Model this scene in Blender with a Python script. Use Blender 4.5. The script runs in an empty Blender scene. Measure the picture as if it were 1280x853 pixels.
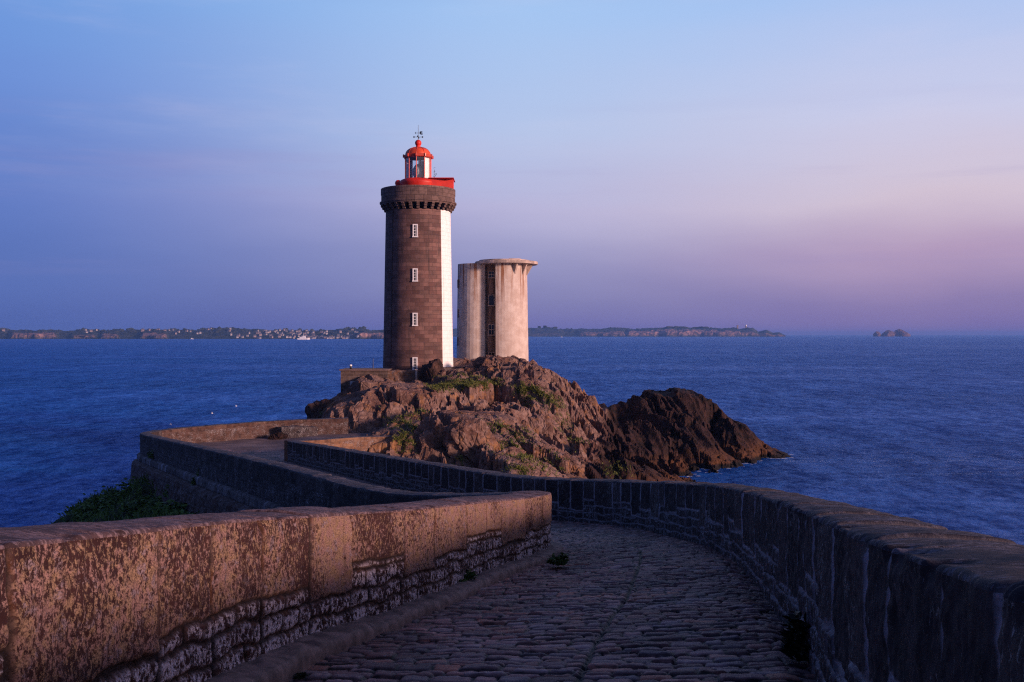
import bpy, bmesh, math, random
import numpy as np
from mathutils import Vector, Matrix

R = math.radians
random.seed(7)
RNG = np.random.default_rng(11)
scene = bpy.context.scene
COL = scene.collection
EYE = 13.0          # camera height above the sea
F = 1244.4          # focal length in photo pixels (35 mm lens)
HOR = 418.0         # horizon row in the photo


def P(px, py, Y):
    """photo pixel + distance -> world point"""
    return ((px - 640.0) / F * Y, Y, EYE - (py - HOR) / F * Y)


def srgb(r, g, b):
    def f(c):
        c /= 255.0
        return c / 12.92 if c <= 0.04045 else ((c + 0.055) / 1.055) ** 2.4
    return (f(r), f(g), f(b), 1.0)


# ------------------------------------------------------------------ objects
def tag(o, label=None, cat=None, group=None, kind=None):
    if label: o['label'] = label
    if cat: o['category'] = cat
    if group: o['group'] = group
    if kind: o['kind'] = kind
    return o


def empty(name, loc=(0, 0, 0), rz=0.0):
    o = bpy.data.objects.new(name, None)
    o.empty_display_size = 0.5
    COL.objects.link(o)
    o.location = loc
    o.rotation_euler = (0, 0, rz)
    return o


def link(name, me, mats, parent=None, loc=None):
    o = bpy.data.objects.new(name, me)
    for m in (mats if isinstance(mats, (list, tuple)) else [mats]):
        me.materials.append(m)
    COL.objects.link(o)
    if parent is not None: o.parent = parent
    if loc is not None: o.location = loc
    return o


def copy_tree(o, parent=None):
    c = o.copy()
    COL.objects.link(c)
    if parent is not None: c.parent = parent
    for ch in [k for k in COL.objects if k.parent == o]:
        copy_tree(ch, c)
    return c


def np_mesh(name, V, quads, uv=None, attrs=None, smooth=True, matidx=None):
    """V (n,3), quads (m,4) -> mesh, per-vertex uv and attributes"""
    me = bpy.data.meshes.new(name)
    n, m = len(V), len(quads)
    k = quads.shape[1]
    me.vertices.add(n)
    me.vertices.foreach_set('co', np.ascontiguousarray(V, dtype=np.float32).ravel())
    me.loops.add(m * k)
    me.loops.foreach_set('vertex_index', np.ascontiguousarray(quads, dtype=np.int32).ravel())
    me.polygons.add(m)
    me.polygons.foreach_set('loop_start', np.arange(0, m * k, k, dtype=np.int32))
    me.polygons.foreach_set('loop_total', np.full(m, k, dtype=np.int32))
    me.polygons.foreach_set('use_smooth', np.full(m, smooth, dtype=bool))
    if uv is not None:
        l = me.uv_layers.new(name='UVMap')
        l.data.foreach_set('uv', np.ascontiguousarray(uv[quads.ravel()], dtype=np.float32).ravel())
    if attrs:
        for an, av in attrs.items():
            a = me.attributes.new(an, 'FLOAT', 'POINT')
            a.data.foreach_set('value', np.ascontiguousarray(av, dtype=np.float32))
    me.update(calc_edges=True)
    me.validate()
    return me


def grid_quads(ni, nj, flip=False):
    i, j = np.meshgrid(np.arange(ni - 1), np.arange(nj - 1), indexing='ij')
    a = (i * nj + j).ravel()
    q = np.stack([a, a + nj, a + nj + 1, a + 1], 1)
    return q[:, ::-1] if flip else q


class MB:
    """collects boxes, tubes and lathes and links them as one mesh"""
    def __init__(self):
        self.bm = bmesh.new()

    def box(self, c, s, rz=0.0, bev=0.0, mat=0):
        r = bmesh.ops.create_cube(self.bm, size=1.0)
        vs = r['verts']
        M = Matrix.Translation(c) @ Matrix.Rotation(rz, 4, 'Z') @ Matrix.Diagonal((*s, 1))
        bmesh.ops.transform(self.bm, matrix=M, verts=vs)
        fs = {f for v in vs for f in v.link_faces}
        for f in fs: f.material_index = mat
        if bev > 0:
            es = list({e for v in vs for e in v.link_edges})
            bmesh.ops.bevel(self.bm, geom=es, offset=bev, segments=1, affect='EDGES')
        return self

    def tube(self, p0, p1, r0, r1=None, n=10, caps=True, mat=0):
        r1 = r0 if r1 is None else r1
        p0, p1 = Vector(p0), Vector(p1)
        d = p1 - p0
        q = d.to_track_quat('Z', 'Y').to_matrix().to_4x4()
        r = bmesh.ops.create_cone(self.bm, cap_ends=caps, segments=n, radius1=r0, radius2=max(r1, 1e-4), depth=d.length)
        bmesh.ops.transform(self.bm, matrix=Matrix.Translation((p0 + p1) / 2) @ q, verts=r['verts'])
        for v in r['verts']:
            for f in v.link_faces: f.material_index = mat; f.smooth = n > 6
        return self

    def ball(self, c, r, sc=(1, 1, 1), seg=12):
        q = bmesh.ops.create_uvsphere(self.bm, u_segments=seg, v_segments=max(6, seg // 2), radius=r)
        bmesh.ops.transform(self.bm, matrix=Matrix.Translation(c) @ Matrix.Diagonal((*sc, 1)), verts=q['verts'])
        for v in q['verts']:
            for f in v.link_faces: f.smooth = True
        return self

    def lathe(self, prof, n=48, a0=0.0, a1=2 * math.pi, smooth=True, c=(0, 0, 0), twist=0.0):
        full = abs(a1 - a0 - 2 * math.pi) < 1e-6
        na = n if full else n + 1
        rings = []
        for (r, z) in prof:
            ring = []
            for k in range(na):
                a = a0 + twist + (a1 - a0) * k / n
                ring.append(self.bm.verts.new((c[0] + r * math.cos(a), c[1] + r * math.sin(a), c[2] + z)))
            rings.append(ring)
        for i in range(len(rings) - 1):
            for k in range(n):
                k2 = (k + 1) % na
                try:
                    f = self.bm.faces.new((rings[i][k], rings[i][k2], rings[i + 1][k2], rings[i + 1][k]))
                    f.smooth = smooth
                except ValueError:
                    pass
        return rings

    def poly_prism(self, pts, z0, z1, scale_top=1.0, c=(0, 0)):
        b = [self.bm.verts.new((x, y, z0)) for x, y in pts]
        t = [self.bm.verts.new((c[0] + (x - c[0]) * scale_top, c[1] + (y - c[1]) * scale_top, z1)) for x, y in pts]
        n = len(pts)
        for i in range(n):
            self.bm.faces.new((b[i], b[(i + 1) % n], t[(i + 1) % n], t[i]))
        self.bm.faces.new(t)
        self.bm.faces.new(b[::-1])
        return self

    def build(self, name, mats, parent=None, loc=None, autosmooth=None):
        me = bpy.data.meshes.new(name)
        bmesh.ops.remove_doubles(self.bm, verts=self.bm.verts, dist=1e-5)
        bmesh.ops.recalc_face_normals(self.bm, faces=self.bm.faces)
        self.bm.to_mesh(me)
        self.bm.free()
        return link(name, me, mats, parent, loc)


# ------------------------------------------------------------------ numpy noise
def h2(ix, iy, seed=0):
    ix = ix.astype(np.int64); iy = iy.astype(np.int64)
    h = (ix * 374761393 + iy * 668265263 + seed * 1442695041) & 0xFFFFFFFF
    h = ((h ^ (h >> 13)) * 1274126177) & 0xFFFFFFFF
    h = ((h ^ (h >> 16)) * 2246822519) & 0xFFFFFFFF
    h = h ^ (h >> 15)
    return (h & 0xFFFFFF) / float(0xFFFFFF)


def vnoise(x, y, seed=0):
    ix, iy = np.floor(x), np.floor(y)
    fx, fy = x - ix, y - iy
    fx = fx * fx * fx * (fx * (fx * 6 - 15) + 10)
    fy = fy * fy * fy * (fy * (fy * 6 - 15) + 10)
    a, b = h2(ix, iy, seed), h2(ix + 1, iy, seed)
    c, d = h2(ix, iy + 1, seed), h2(ix + 1, iy + 1, seed)
    return (a * (1 - fx) + b * fx) * (1 - fy) + (c * (1 - fx) + d * fx) * fy - 0.5


def fbm(x, y, oct=4, seed=0, gain=0.5):
    t = 0.0; a = 1.0
    for k in range(oct):
        t = t + a * vnoise(x, y, seed + k * 17)
        x = x * 2.03 + 11.3; y = y * 2.03 - 7.1; a *= gain
    return t


def worley(x, y, seed=0):
    """F1, F2, cell hash (3) and offset from the nearest site"""
    ix, iy = np.floor(x), np.floor(y)
    f1 = np.full(x.shape, 9.0); f2 = np.full(x.shape, 9.0)
    bx = np.zeros(x.shape); by = np.zeros(x.shape)
    cx = np.zeros(x.shape); cy = np.zeros(x.shape)
    for di in (-1, 0, 1):
        for dj in (-1, 0, 1):
            jx, jy = ix + di, iy + dj
            sx = jx + 0.1 + 0.8 * h2(jx, jy, seed); sy = jy + 0.1 + 0.8 * h2(jx, jy, seed + 5)
            d = (x - sx) ** 2 + (y - sy) ** 2
            near = d < f1
            f2 = np.where(near, f1, np.minimum(f2, d))
            f1 = np.where(near, d, f1)
            bx = np.where(near, jx, bx); by = np.where(near, jy, by)
            cx = np.where(near, x - sx, cx); cy = np.where(near, y - sy, cy)
    return np.sqrt(f1), np.sqrt(f2), bx, by, cx, cy


def sstep(a, b, x):
    t = np.clip((x - a) / (b - a), 0, 1)
    return t * t * (3 - 2 * t)


# ------------------------------------------------------------------ materials
def material(name):
    m = bpy.data.materials.new(name)
    m.use_nodes = True
    m.node_tree.nodes.clear()
    return m, G(m.node_tree)


class G:
    def __init__(self, nt): self.nt = nt

    def n(self, typ, ins=None, **props):
        nd = self.nt.nodes.new(typ)
        for k, v in props.items(): setattr(nd, k, v)
        for k, v in (ins or {}).items():
            s = nd.inputs[k]
            if isinstance(v, bpy.types.NodeSocket): self.nt.links.new(v, s)
            else: s.default_value = v
        return nd

    def math(self, op, a, b=0.0, c=0.0, clamp=False):
        return self.n('ShaderNodeMath', {0: a, 1: b, 2: c}, operation=op, use_clamp=clamp).outputs[0]

    def noise(self, vec, scale, detail=4, rough=0.55, dist=0.0):
        return self.n('ShaderNodeTexNoise', {'Vector': vec, 'Scale': scale, 'Detail': detail, 'Roughness': rough, 'Distortion': dist}).outputs['Fac']

    def ss(self, v, a, b):
        return self.n('ShaderNodeMapRange', {'Value': v, 'From Min': a, 'From Max': b}, interpolation_type='SMOOTHSTEP').outputs['Result']

    def mix(self, f, a, b, blend='MIX'):
        nd = self.n('ShaderNodeMix', {0: f, 6: a, 7: b}, data_type='RGBA', blend_type=blend)
        return nd.outputs[2]

    def ramp(self, f, stops, interp='LINEAR'):
        nd = self.n('ShaderNodeValToRGB', {'Fac': f})
        cr = nd.color_ramp
        cr.interpolation = interp
        while len(cr.elements) < len(stops): cr.elements.new(0.5)
        for e, (p, c) in zip(cr.elements, stops):
            e.position = p; e.color = c if len(c) == 4 else (*c, 1)
        return nd.outputs['Color']

    def map(self, vec, scale=(1, 1, 1), rot=(0, 0, 0), loc=(0, 0, 0)):
        return self.n('ShaderNodeMapping', {'Vector': vec, 'Scale': scale, 'Rotation': rot, 'Location': loc}).outputs[0]

    def attr(self, name):
        return self.n('ShaderNodeAttribute', attribute_name=name).outputs['Fac']

    def bump(self, h, strength=0.5, dist=0.02, normal=None):
        ins = {'Height': h, 'Strength': strength, 'Distance': dist}
        if normal is not None: ins['Normal'] = normal
        return self.n('ShaderNodeBump', ins).outputs[0]

    def out(self, color, rough=0.8, normal=None, spec=0.3, metal=0.0, extra=None):
        ins = {'Base Color': color, 'Roughness': rough, 'Specular IOR Level': spec, 'Metallic': metal}
        if normal is not None: ins['Normal'] = normal
        ins.update(extra or {})
        b = self.n('ShaderNodeBsdfPrincipled', ins)
        self.n('ShaderNodeOutputMaterial', {'Surface': b.outputs[0]})
        return b


def c4(*c): return (*c, 1.0)


def simple(name, col, rough=0.6, var=0.15, scale=6.0, metal=0.0, spec=0.4, bump=0.2, bdist=0.01):
    m, g = material(name)
    v = g.n('ShaderNodeTexCoord').outputs['Object']
    nz = g.noise(v, scale, 5, 0.6)
    k = g.ss(nz, 0.3, 0.7)
    a = tuple(min(1, x * (1 + var)) for x in col[:3]); b = tuple(x * (1 - var) for x in col[:3])
    g.out(g.mix(k, c4(*b), c4(*a)), rough, g.bump(nz, bump, bdist), spec, metal)
    return m


def wall_material(name, style):
    """weathered granite; uv is in metres (along, up). attributes joint / rnd / slab come from the masonry layout"""
    m, g = material(name)
    uv = g.n('ShaderNodeUVMap', uv_map='UVMap').outputs[0]
    joint, rnd, slab = g.attr('joint'), g.attr('rnd'), g.attr('slab')
    base = g.mix(g.ss(g.noise(uv, 3.0, 6, 0.65), 0.32, 0.68), style['dark'], style['stone'])
    base = g.mix(g.math('MULTIPLY', g.ss(rnd, 0.55, 1.0), 0.5), base, style['stone2'])
    # lichen on the tall slabs: streaky, ochre to pink
    vs = g.map(uv, (1.0, style.get('str', 0.66), 1.0))
    n1 = g.noise(vs, style.get('s1', 30.0), 10, 0.80, 0.0)
    n1 = g.math('ADD', n1, g.math('MULTIPLY', g.math('SUBTRACT', rnd, 0.5), 0.085))
    n1 = g.math('ADD', n1, g.math('MULTIPLY', g.math('SUBTRACT', g.noise(uv, 1.1, 4, 0.6), 0.5), 0.42))
    mask1 = g.math('MULTIPLY', g.ss(n1, style['c1'], style['c1'] + 0.04), slab)
    lc = g.mix(g.ss(g.noise(uv, 7.0, 5, 0.7), 0.42, 0.58), style['l1'], style['l2'])
    lc = g.mix(g.ss(g.noise(g.map(uv, loc=(5, 2, 0)), 9.0, 5, 0.7), 0.54, 0.62), lc, style['l3'])
    lc = g.mix(g.ss(g.noise(uv, 75.0, 4, 0.75), 0.40, 0.56), g.mix(0.72, lc, style['dark']), lc)
    col = g.mix(g.math('MULTIPLY', mask1, style.get('k1', 0.9)), base, lc)
    run = g.noise(g.map(uv, (11.0, .45, 1.0)), 1.0, 6, 0.66)
    col = g.mix(g.math('MULTIPLY', g.math('MULTIPLY', g.ss(run, .54, .68), slab), .40), col, style['dark'])
    # crusty pale lichen on the small stones below
    n2 = g.noise(g.map(uv, (1.0, 0.8, 1.0)), style.get('s2', 19.0), 10, 0.76, 0.0)
    n2 = g.math('ADD', n2, g.math('MULTIPLY', g.math('SUBTRACT', g.noise(uv, 2.1, 3), 0.5), 0.3))
    mask2 = g.math('MULTIPLY', g.ss(n2, style['c2'], style['c2'] + 0.045), g.math('SUBTRACT', 1.0, slab))
    wc = g.mix(g.ss(g.noise(uv, 60.0, 4, 0.75), 0.42, 0.58), style['w2'], style['w1'])
    col = g.mix(g.math('MULTIPLY', mask2, style.get('k2', 0.92)), col, wc)
    # small rust-orange lichen spots
    n3 = g.math('ADD', g.noise(uv, 5.0, 6, 0.7), g.math('MULTIPLY', g.math('SUBTRACT', 0.5, slab), 0.05))
    m3 = g.math('MULTIPLY', g.ss(n3, 0.69, 0.72), style.get('orange', 0.9))
    col = g.mix(m3, col, c4(0.42, 0.12, 0.025))
    jn = g.math('MULTIPLY', joint, g.ss(g.noise(uv, 9.0, 4, 0.6), 0.15, 0.45))
    mcol = g.mix(g.ss(g.noise(g.map(uv, (1, 1, 1), loc=(3, 8, 0)), 2.6, 5, 0.65), 0.48, 0.6), style['mortar'], style.get('mortar2', style['mortar']))
    jn = g.math('MULTIPLY', jn, g.math('ADD', style.get('jlow', 1.0), g.math('MULTIPLY', slab, 1.0 - style.get('jlow', 1.0))))
    col = g.mix(g.math('MULTIPLY', jn, style.get('jk', 0.85)), col, mcol)
    col = g.mix(g.math('MULTIPLY', g.attr('core'), style.get('core', 0.0)), col, c4(.012, .007, .008))
    h = g.math('ADD', g.noise(uv, 38.0, 6, 0.7), g.math('MULTIPLY', g.math('ADD', mask1, mask2), 0.35))
    g.out(col, 0.88, g.bump(h, 0.75, 0.012), 0.25)
    return m


def cope_material(name, style):
    m, g = material(name)
    uv = g.n('ShaderNodeUVMap', uv_map='UVMap').outputs[0]
    joint, rnd = g.attr('joint'), g.attr('rnd')
    base = g.mix(g.ss(g.noise(uv, 4.0, 6, 0.65), 0.35, 0.65), style['cd'], style['cs'])
    vs = g.map(uv, (1.0, 0.45, 1.0), rot=(0, 0, R(35)))
    n1 = g.noise(vs, 26.0, 8, 0.76, 0.0)
    n1 = g.math('ADD', n1, g.math('MULTIPLY', g.math('SUBTRACT', g.noise(uv, 1.7, 3), 0.5), 0.35))
    mk = g.ss(n1, style['cc'], style['cc'] + 0.08)
    lc = g.mix(g.ss(g.noise(uv, 30.0, 4, 0.7), 0.4, 0.62), style['cl'], style['cl2'])
    col = g.mix(g.math('MULTIPLY', mk, 0.7), base, lc)
    col = g.mix(g.math('MULTIPLY', joint, 0.8), col, style.get('cj', style['cd']))
    h = g.math('ADD', g.noise(uv, 40.0, 6, 0.7), g.math('MULTIPLY', mk, 0.4))
    g.out(col, 0.82, g.bump(h, 0.7, 0.012), 0.3)
    return m


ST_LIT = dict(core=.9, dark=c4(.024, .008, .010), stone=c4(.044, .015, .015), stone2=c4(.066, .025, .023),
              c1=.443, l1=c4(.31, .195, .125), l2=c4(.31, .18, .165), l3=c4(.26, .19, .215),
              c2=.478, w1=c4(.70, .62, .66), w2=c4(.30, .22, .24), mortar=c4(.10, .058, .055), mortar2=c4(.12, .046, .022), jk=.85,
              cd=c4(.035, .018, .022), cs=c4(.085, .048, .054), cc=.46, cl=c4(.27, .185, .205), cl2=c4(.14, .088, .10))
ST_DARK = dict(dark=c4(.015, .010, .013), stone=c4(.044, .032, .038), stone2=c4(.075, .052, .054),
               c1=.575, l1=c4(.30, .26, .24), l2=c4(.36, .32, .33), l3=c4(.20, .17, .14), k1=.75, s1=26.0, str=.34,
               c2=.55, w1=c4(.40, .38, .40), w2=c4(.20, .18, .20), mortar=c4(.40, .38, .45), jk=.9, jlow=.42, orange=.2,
               cd=c4(.018, .014, .021), cs=c4(.034, .029, .040), cc=.48, cl=c4(.18, .165, .21), cl2=c4(.08, .072, .092), cj=c4(.13, .11, .12))  # coping colours darkened and blued to stand for missing sun on its top
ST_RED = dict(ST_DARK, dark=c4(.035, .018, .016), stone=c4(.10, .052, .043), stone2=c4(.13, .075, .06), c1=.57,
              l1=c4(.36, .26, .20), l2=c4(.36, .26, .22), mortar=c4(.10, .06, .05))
ST_ORANGE = dict(ST_RED, dark=c4(.09, .045, .03), stone=c4(.24, .12, .07), stone2=c4(.30, .16, .09), orange=.9)

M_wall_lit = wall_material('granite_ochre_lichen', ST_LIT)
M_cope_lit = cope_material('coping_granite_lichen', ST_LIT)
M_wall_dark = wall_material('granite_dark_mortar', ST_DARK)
M_cope_dark = cope_material('coping_granite_shaded', ST_DARK)
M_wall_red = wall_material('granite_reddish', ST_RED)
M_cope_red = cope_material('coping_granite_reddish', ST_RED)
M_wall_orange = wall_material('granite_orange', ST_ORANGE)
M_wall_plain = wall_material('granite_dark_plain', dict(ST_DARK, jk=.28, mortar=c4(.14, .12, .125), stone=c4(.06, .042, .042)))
M_ashlar = wall_material('ledge_granite', dict(ST_DARK, stone=c4(.14, .11, .11), c1=.5))

# cobbles
M_cobble, g = material('granite_setts')
v = g.n('ShaderNodeTexCoord').outputs['Object']
rnd, joint = g.attr('rnd'), g.attr('joint')
col = g.ramp(rnd, [(0.0, (.065, .034, .034)), (.16, (.31, .140, .120)), (.30, (.12, .078, .085)), (.44, (.46, .22, .19)), (.56, (.18, .12, .13)), (.68, (.40, .26, .25)), (.80, (.52, .19, .12)), (.90, (.095, .058, .058)), (1.0, (.44, .24, .20))])
col = g.mix(g.ss(g.noise(v, 9.0, 6, 0.7), 0.35, 0.7), g.mix(0.3, col, c4(.04, .028, .03)), col)
col = g.mix(g.ss(g.noise(v, 34.0, 4, 0.7), 0.58, 0.68), col, c4(.30, .25, .25))
dust = g.attr('dust')
col = g.mix(g.math('MULTIPLY', g.ss(dust, .45, .8), .55), col, c4(.20, .105, .088))
col = g.mix(g.math('MULTIPLY', g.ss(dust, .5, .2), .5), col, c4(.05, .036, .038))
col = g.mix(joint, col, g.mix(g.ss(g.noise(v, 1.3, 4), 0.5, 0.62), c4(.012, .008, .008), c4(.012, .016, .008)))
nz = g.noise(v, 55.0, 5, 0.65)
g.out(col, g.math('ADD', 0.50, g.math('MULTIPLY', nz, 0.35)), g.bump(nz, 0.6, 0.008), 0.25)

M_kerb = simple('kerb_granite', (.15, .095, .085), 0.8, 0.45, 7.0, bump=0.8)
M_gravel, g = material('platform_earth')
v = g.n('ShaderNodeTexCoord').outputs['Object']
col = g.mix(g.ss(g.noise(v, 0.5, 6, 0.6), 0.35, 0.65), c4(.12, .085, .085), c4(.20, .15, .15))
col = g.mix(g.ss(g.noise(g.map(v, (.3, 1.6, 1)), 1.0, 5), 0.56, 0.7), col, c4(.08, .055, .055))
g.out(col, 0.95, g.bump(g.noise(v, 12.0, 6, 0.7), 0.7, 0.05), 0.2)


def rock_material(name):
    m, g = material(name)
    v = g.n('ShaderNodeTexCoord').outputs['Object']
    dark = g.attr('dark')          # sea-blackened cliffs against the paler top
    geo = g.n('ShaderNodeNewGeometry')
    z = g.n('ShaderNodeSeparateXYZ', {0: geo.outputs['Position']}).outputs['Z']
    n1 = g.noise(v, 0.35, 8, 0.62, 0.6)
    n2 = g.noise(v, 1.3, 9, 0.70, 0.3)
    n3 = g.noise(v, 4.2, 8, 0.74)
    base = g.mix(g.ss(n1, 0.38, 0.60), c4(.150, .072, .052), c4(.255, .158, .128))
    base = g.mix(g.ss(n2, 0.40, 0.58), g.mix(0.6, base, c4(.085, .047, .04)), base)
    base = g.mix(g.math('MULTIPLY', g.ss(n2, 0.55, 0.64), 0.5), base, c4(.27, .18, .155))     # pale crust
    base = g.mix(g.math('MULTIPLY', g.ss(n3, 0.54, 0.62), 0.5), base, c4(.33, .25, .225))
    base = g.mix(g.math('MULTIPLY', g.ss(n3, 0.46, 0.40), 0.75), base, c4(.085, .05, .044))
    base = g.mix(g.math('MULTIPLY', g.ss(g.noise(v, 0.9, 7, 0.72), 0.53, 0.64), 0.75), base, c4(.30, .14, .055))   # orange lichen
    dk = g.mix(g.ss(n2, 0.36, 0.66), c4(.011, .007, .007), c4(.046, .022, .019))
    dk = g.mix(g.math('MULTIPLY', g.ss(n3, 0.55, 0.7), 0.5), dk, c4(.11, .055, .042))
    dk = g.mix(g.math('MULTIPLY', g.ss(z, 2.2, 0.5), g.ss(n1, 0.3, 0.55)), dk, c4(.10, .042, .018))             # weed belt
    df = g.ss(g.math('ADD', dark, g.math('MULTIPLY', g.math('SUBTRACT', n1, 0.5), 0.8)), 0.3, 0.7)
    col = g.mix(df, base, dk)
    gr = g.math('MULTIPLY', g.attr('green'), g.ss(g.math('ADD', n2, g.attr('green')), .9, 1.25))
    col = g.mix(gr, col, g.mix(g.ss(n3, .42, .6), c4(.016, .022, .008), c4(.040, .052, .016)))
    col = g.mix(g.ss(z, 0.55, 0.25), col, c4(.012, .009, .008))
    h = g.math('ADD', g.math('MULTIPLY', n2, 0.7), g.math('MULTIPLY', n3, 0.3))
    vor = g.n('ShaderNodeTexVoronoi', {'Vector': g.map(v, (1, 1, 0.7), rot=(0.3, 0.5, 0.4)), 'Scale': 1.5}, feature='DISTANCE_TO_EDGE').outputs['Distance']
    h = g.math('ADD', h, g.math('MULTIPLY', g.ss(vor, 0.0, 0.08), 0.25))
    g.out(col, 0.9, g.bump(h, 0.9, 0.20), 0.2)
    return m


M_rock = rock_material('weathered_gneiss')


def ground_material():
    m, g = material('grassy_bank')
    v = g.n('ShaderNodeTexCoord').outputs['Object']
    col = g.mix(g.ss(g.noise(v, 0.8, 6, 0.65), 0.4, 0.62), c4(.022, .026, .012), c4(.045, .055, .020))
    col = g.mix(g.ss(g.noise(v, 0.45, 6, 0.6), 0.56, 0.66), col, c4(.07, .05, .04))
    g.out(col, 0.95, g.bump(g.noise(v, 4.0, 6, 0.7), 0.9, 0.2), 0.2)
    return m


M_bank = ground_material()


def leaf_material(name, a, b):
    m, g = material(name)
    rn = g.attr('rnd')
    col = g.mix(rn, a, b)
    p = g.out(col, 0.6, None, 0.3)
    p.inputs['Subsurface Weight'].default_value = 0.0
    return m


M_leaf = leaf_material('shrub_leaves', c4(.038, .070, .016), c4(.110, .200, .042))
M_grass = leaf_material('cliff_grass', c4(.045, .060, .010), c4(.150, .165, .030))
M_weed = leaf_material('weed_leaves', c4(.020, .045, .010), c4(.050, .095, .020))
M_weed_dark = leaf_material('dry_weed_leaves', c4(.014, .016, .010), c4(.035, .036, .018))
M_twig = simple('twig_bark', (.05, .035, .025), 0.9)

# ------------------------------------------------------------------ world, sun, camera
w = bpy.data.worlds.new('World')
scene.world = w
w.use_nodes = True
w.node_tree.nodes.clear()
g = G(w.node_tree)
SUN_AZ = math.atan2(0.85, -0.52)      # clockwise from +Y (the view direction)
SUN_EL = R(10.5)
d = g.n('ShaderNodeTexCoord').outputs['Generated']
sx = g.n('ShaderNodeSeparateXYZ', {0: d})
dx, dy, dz = sx.outputs
hl = g.math('SQRT', g.math('ADD', g.math('MULTIPLY', dx, dx), g.math('MULTIPLY', dy, dy)))
az = g.math('DIVIDE', dx, g.math('MAXIMUM', hl, 0.001))
sky_n = g.noise(g.map(d, (2.0, 2.0, 9.0)), 2.2, 4, 0.5)
zz = g.math('ADD', dz, g.math('MULTIPLY', g.math('SUBTRACT', sky_n, 0.5), 0.045))
TOP = srgb(40, 50, 110)  # zenith, out of view, darkened to weaken the ambient fill
L_ = g.ramp(zz, [(0, srgb(64, 90, 164)), (.05, srgb(74, 102, 178)), (.13, srgb(88, 116, 192)), (.23, srgb(104, 140, 212)), (.31, srgb(109, 155, 222)), (.46, srgb(78, 112, 186)), (1, TOP)])
C_ = g.ramp(zz, [(0, srgb(110, 108, 172)), (.03, srgb(124, 124, 178)), (.075, srgb(146, 146, 192)), (.13, srgb(182, 178, 214)), (.20, srgb(180, 195, 230)), (.31, srgb(163, 196, 240)), (.46, srgb(106, 138, 200)), (1, TOP)])
R_ = g.ramp(zz, [(0, srgb(120, 106, 168)), (.03, srgb(136, 120, 172)), (.075, srgb(178, 152, 187)), (.13, srgb(210, 193, 210)), (.21, srgb(202, 203, 231)), (.31, srgb(168, 194, 239)), (.46, srgb(112, 142, 202)), (1, TOP)])
mx = g.mix(g.ss(az, -0.50, 0.04), L_, C_)
mx = g.mix(g.ss(az, -0.02, 0.42), mx, R_)
bands = g.ss(g.noise(g.map(d, (1.6, 1.6, 26.0)), 1.6, 5, 0.55), 0.50, 0.72)
bands = g.math('MULTIPLY', bands, g.math('MULTIPLY', g.ss(dz, 0.03, 0.09), g.ss(dz, 0.26, 0.13)))
mx = g.mix(g.math('MULTIPLY', bands, 0.22), mx, srgb(150, 138, 190))
wisp = g.ss(g.noise(g.map(d, (1.3, 1.3, 9.0), loc=(3, 1, 2)), 1.7, 6, 0.6), 0.50, 0.75)
mx = g.mix(g.math('MULTIPLY', g.math('MULTIPLY', wisp, g.ss(dz, 0.10, 0.2)), 0.16), mx, srgb(222, 212, 232))
# the sunset side, to the right of and behind the camera, is warmer near the horizon
warm = g.math('MULTIPLY', g.ss(az, 0.48, 0.85), g.ss(dz, 0.62, 0.05))
mx = g.mix(g.math('MULTIPLY', warm, 0.9), mx, srgb(255, 172, 140))
# the unseen sky behind the camera is darkened to weaken the fill light
back = g.math('MULTIPLY', g.ss(dy, 0.25, -0.5), g.ss(az, 0.6, -0.2))
mx = g.mix(g.math('MULTIPLY', back, 0.85), mx, srgb(40, 50, 104))
nis = g.n('ShaderNodeTexSky', sky_type='NISHITA', sun_disc=False, sun_elevation=SUN_EL, sun_rotation=SUN_AZ)
b1 = g.n('ShaderNodeBackground', {'Color': mx, 'Strength': 1.0})
b2 = g.n('ShaderNodeBackground', {'Color': nis.outputs[0], 'Strength': 0.006})
ad = g.n('ShaderNodeAddShader', {0: b1.outputs[0], 1: b2.outputs[0]})
g.n('ShaderNodeOutputWorld', {'Surface': ad.outputs[0]})

sl = bpy.data.lights.new('sun', 'SUN')
sl.energy = 4.7
sl.color = (1.0, 0.65, 0.53)
sl.angle = R(7)
so = bpy.data.objects.new('sun', sl)
COL.objects.link(so)
sd = Vector((math.sin(SUN_AZ) * math.cos(SUN_EL), math.cos(SUN_AZ) * math.cos(SUN_EL), math.sin(SUN_EL)))
so.rotation_euler = sd.to_track_quat('Z', 'Y').to_euler()
so.location = (60, -60, 60)

cam = bpy.data.cameras.new('camera')
cam.sensor_width = 36.0
cam.lens = 35.0
cam.shift_y = -8.5 / 1280
cam.clip_end = 60000
cam.clip_start = 0.05
co = bpy.data.objects.new('camera', cam)
COL.objects.link(co)
co.location = (0, 0, EYE)
co.rotation_euler = (R(90), 0, 0)
scene.camera = co
scene.view_settings.view_transform = 'Standard'
scene.view_settings.look = 'None'
scene.view_settings.exposure = 0.0
scene.view_settings.gamma = 1.0
scene.cycles.use_denoising = False
scene.cycles.pixel_filter_type = 'BLACKMAN_HARRIS'
scene.cycles.filter_width = 1.2
scene.cycles.sample_clamp_direct = 2.2
scene.cycles.sample_clamp_indirect = 3.0
scene.cycles.max_bounces = 6
scene.cycles.volume_bounces = 0
scene.cycles.transparent_max_bounces = 12

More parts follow.
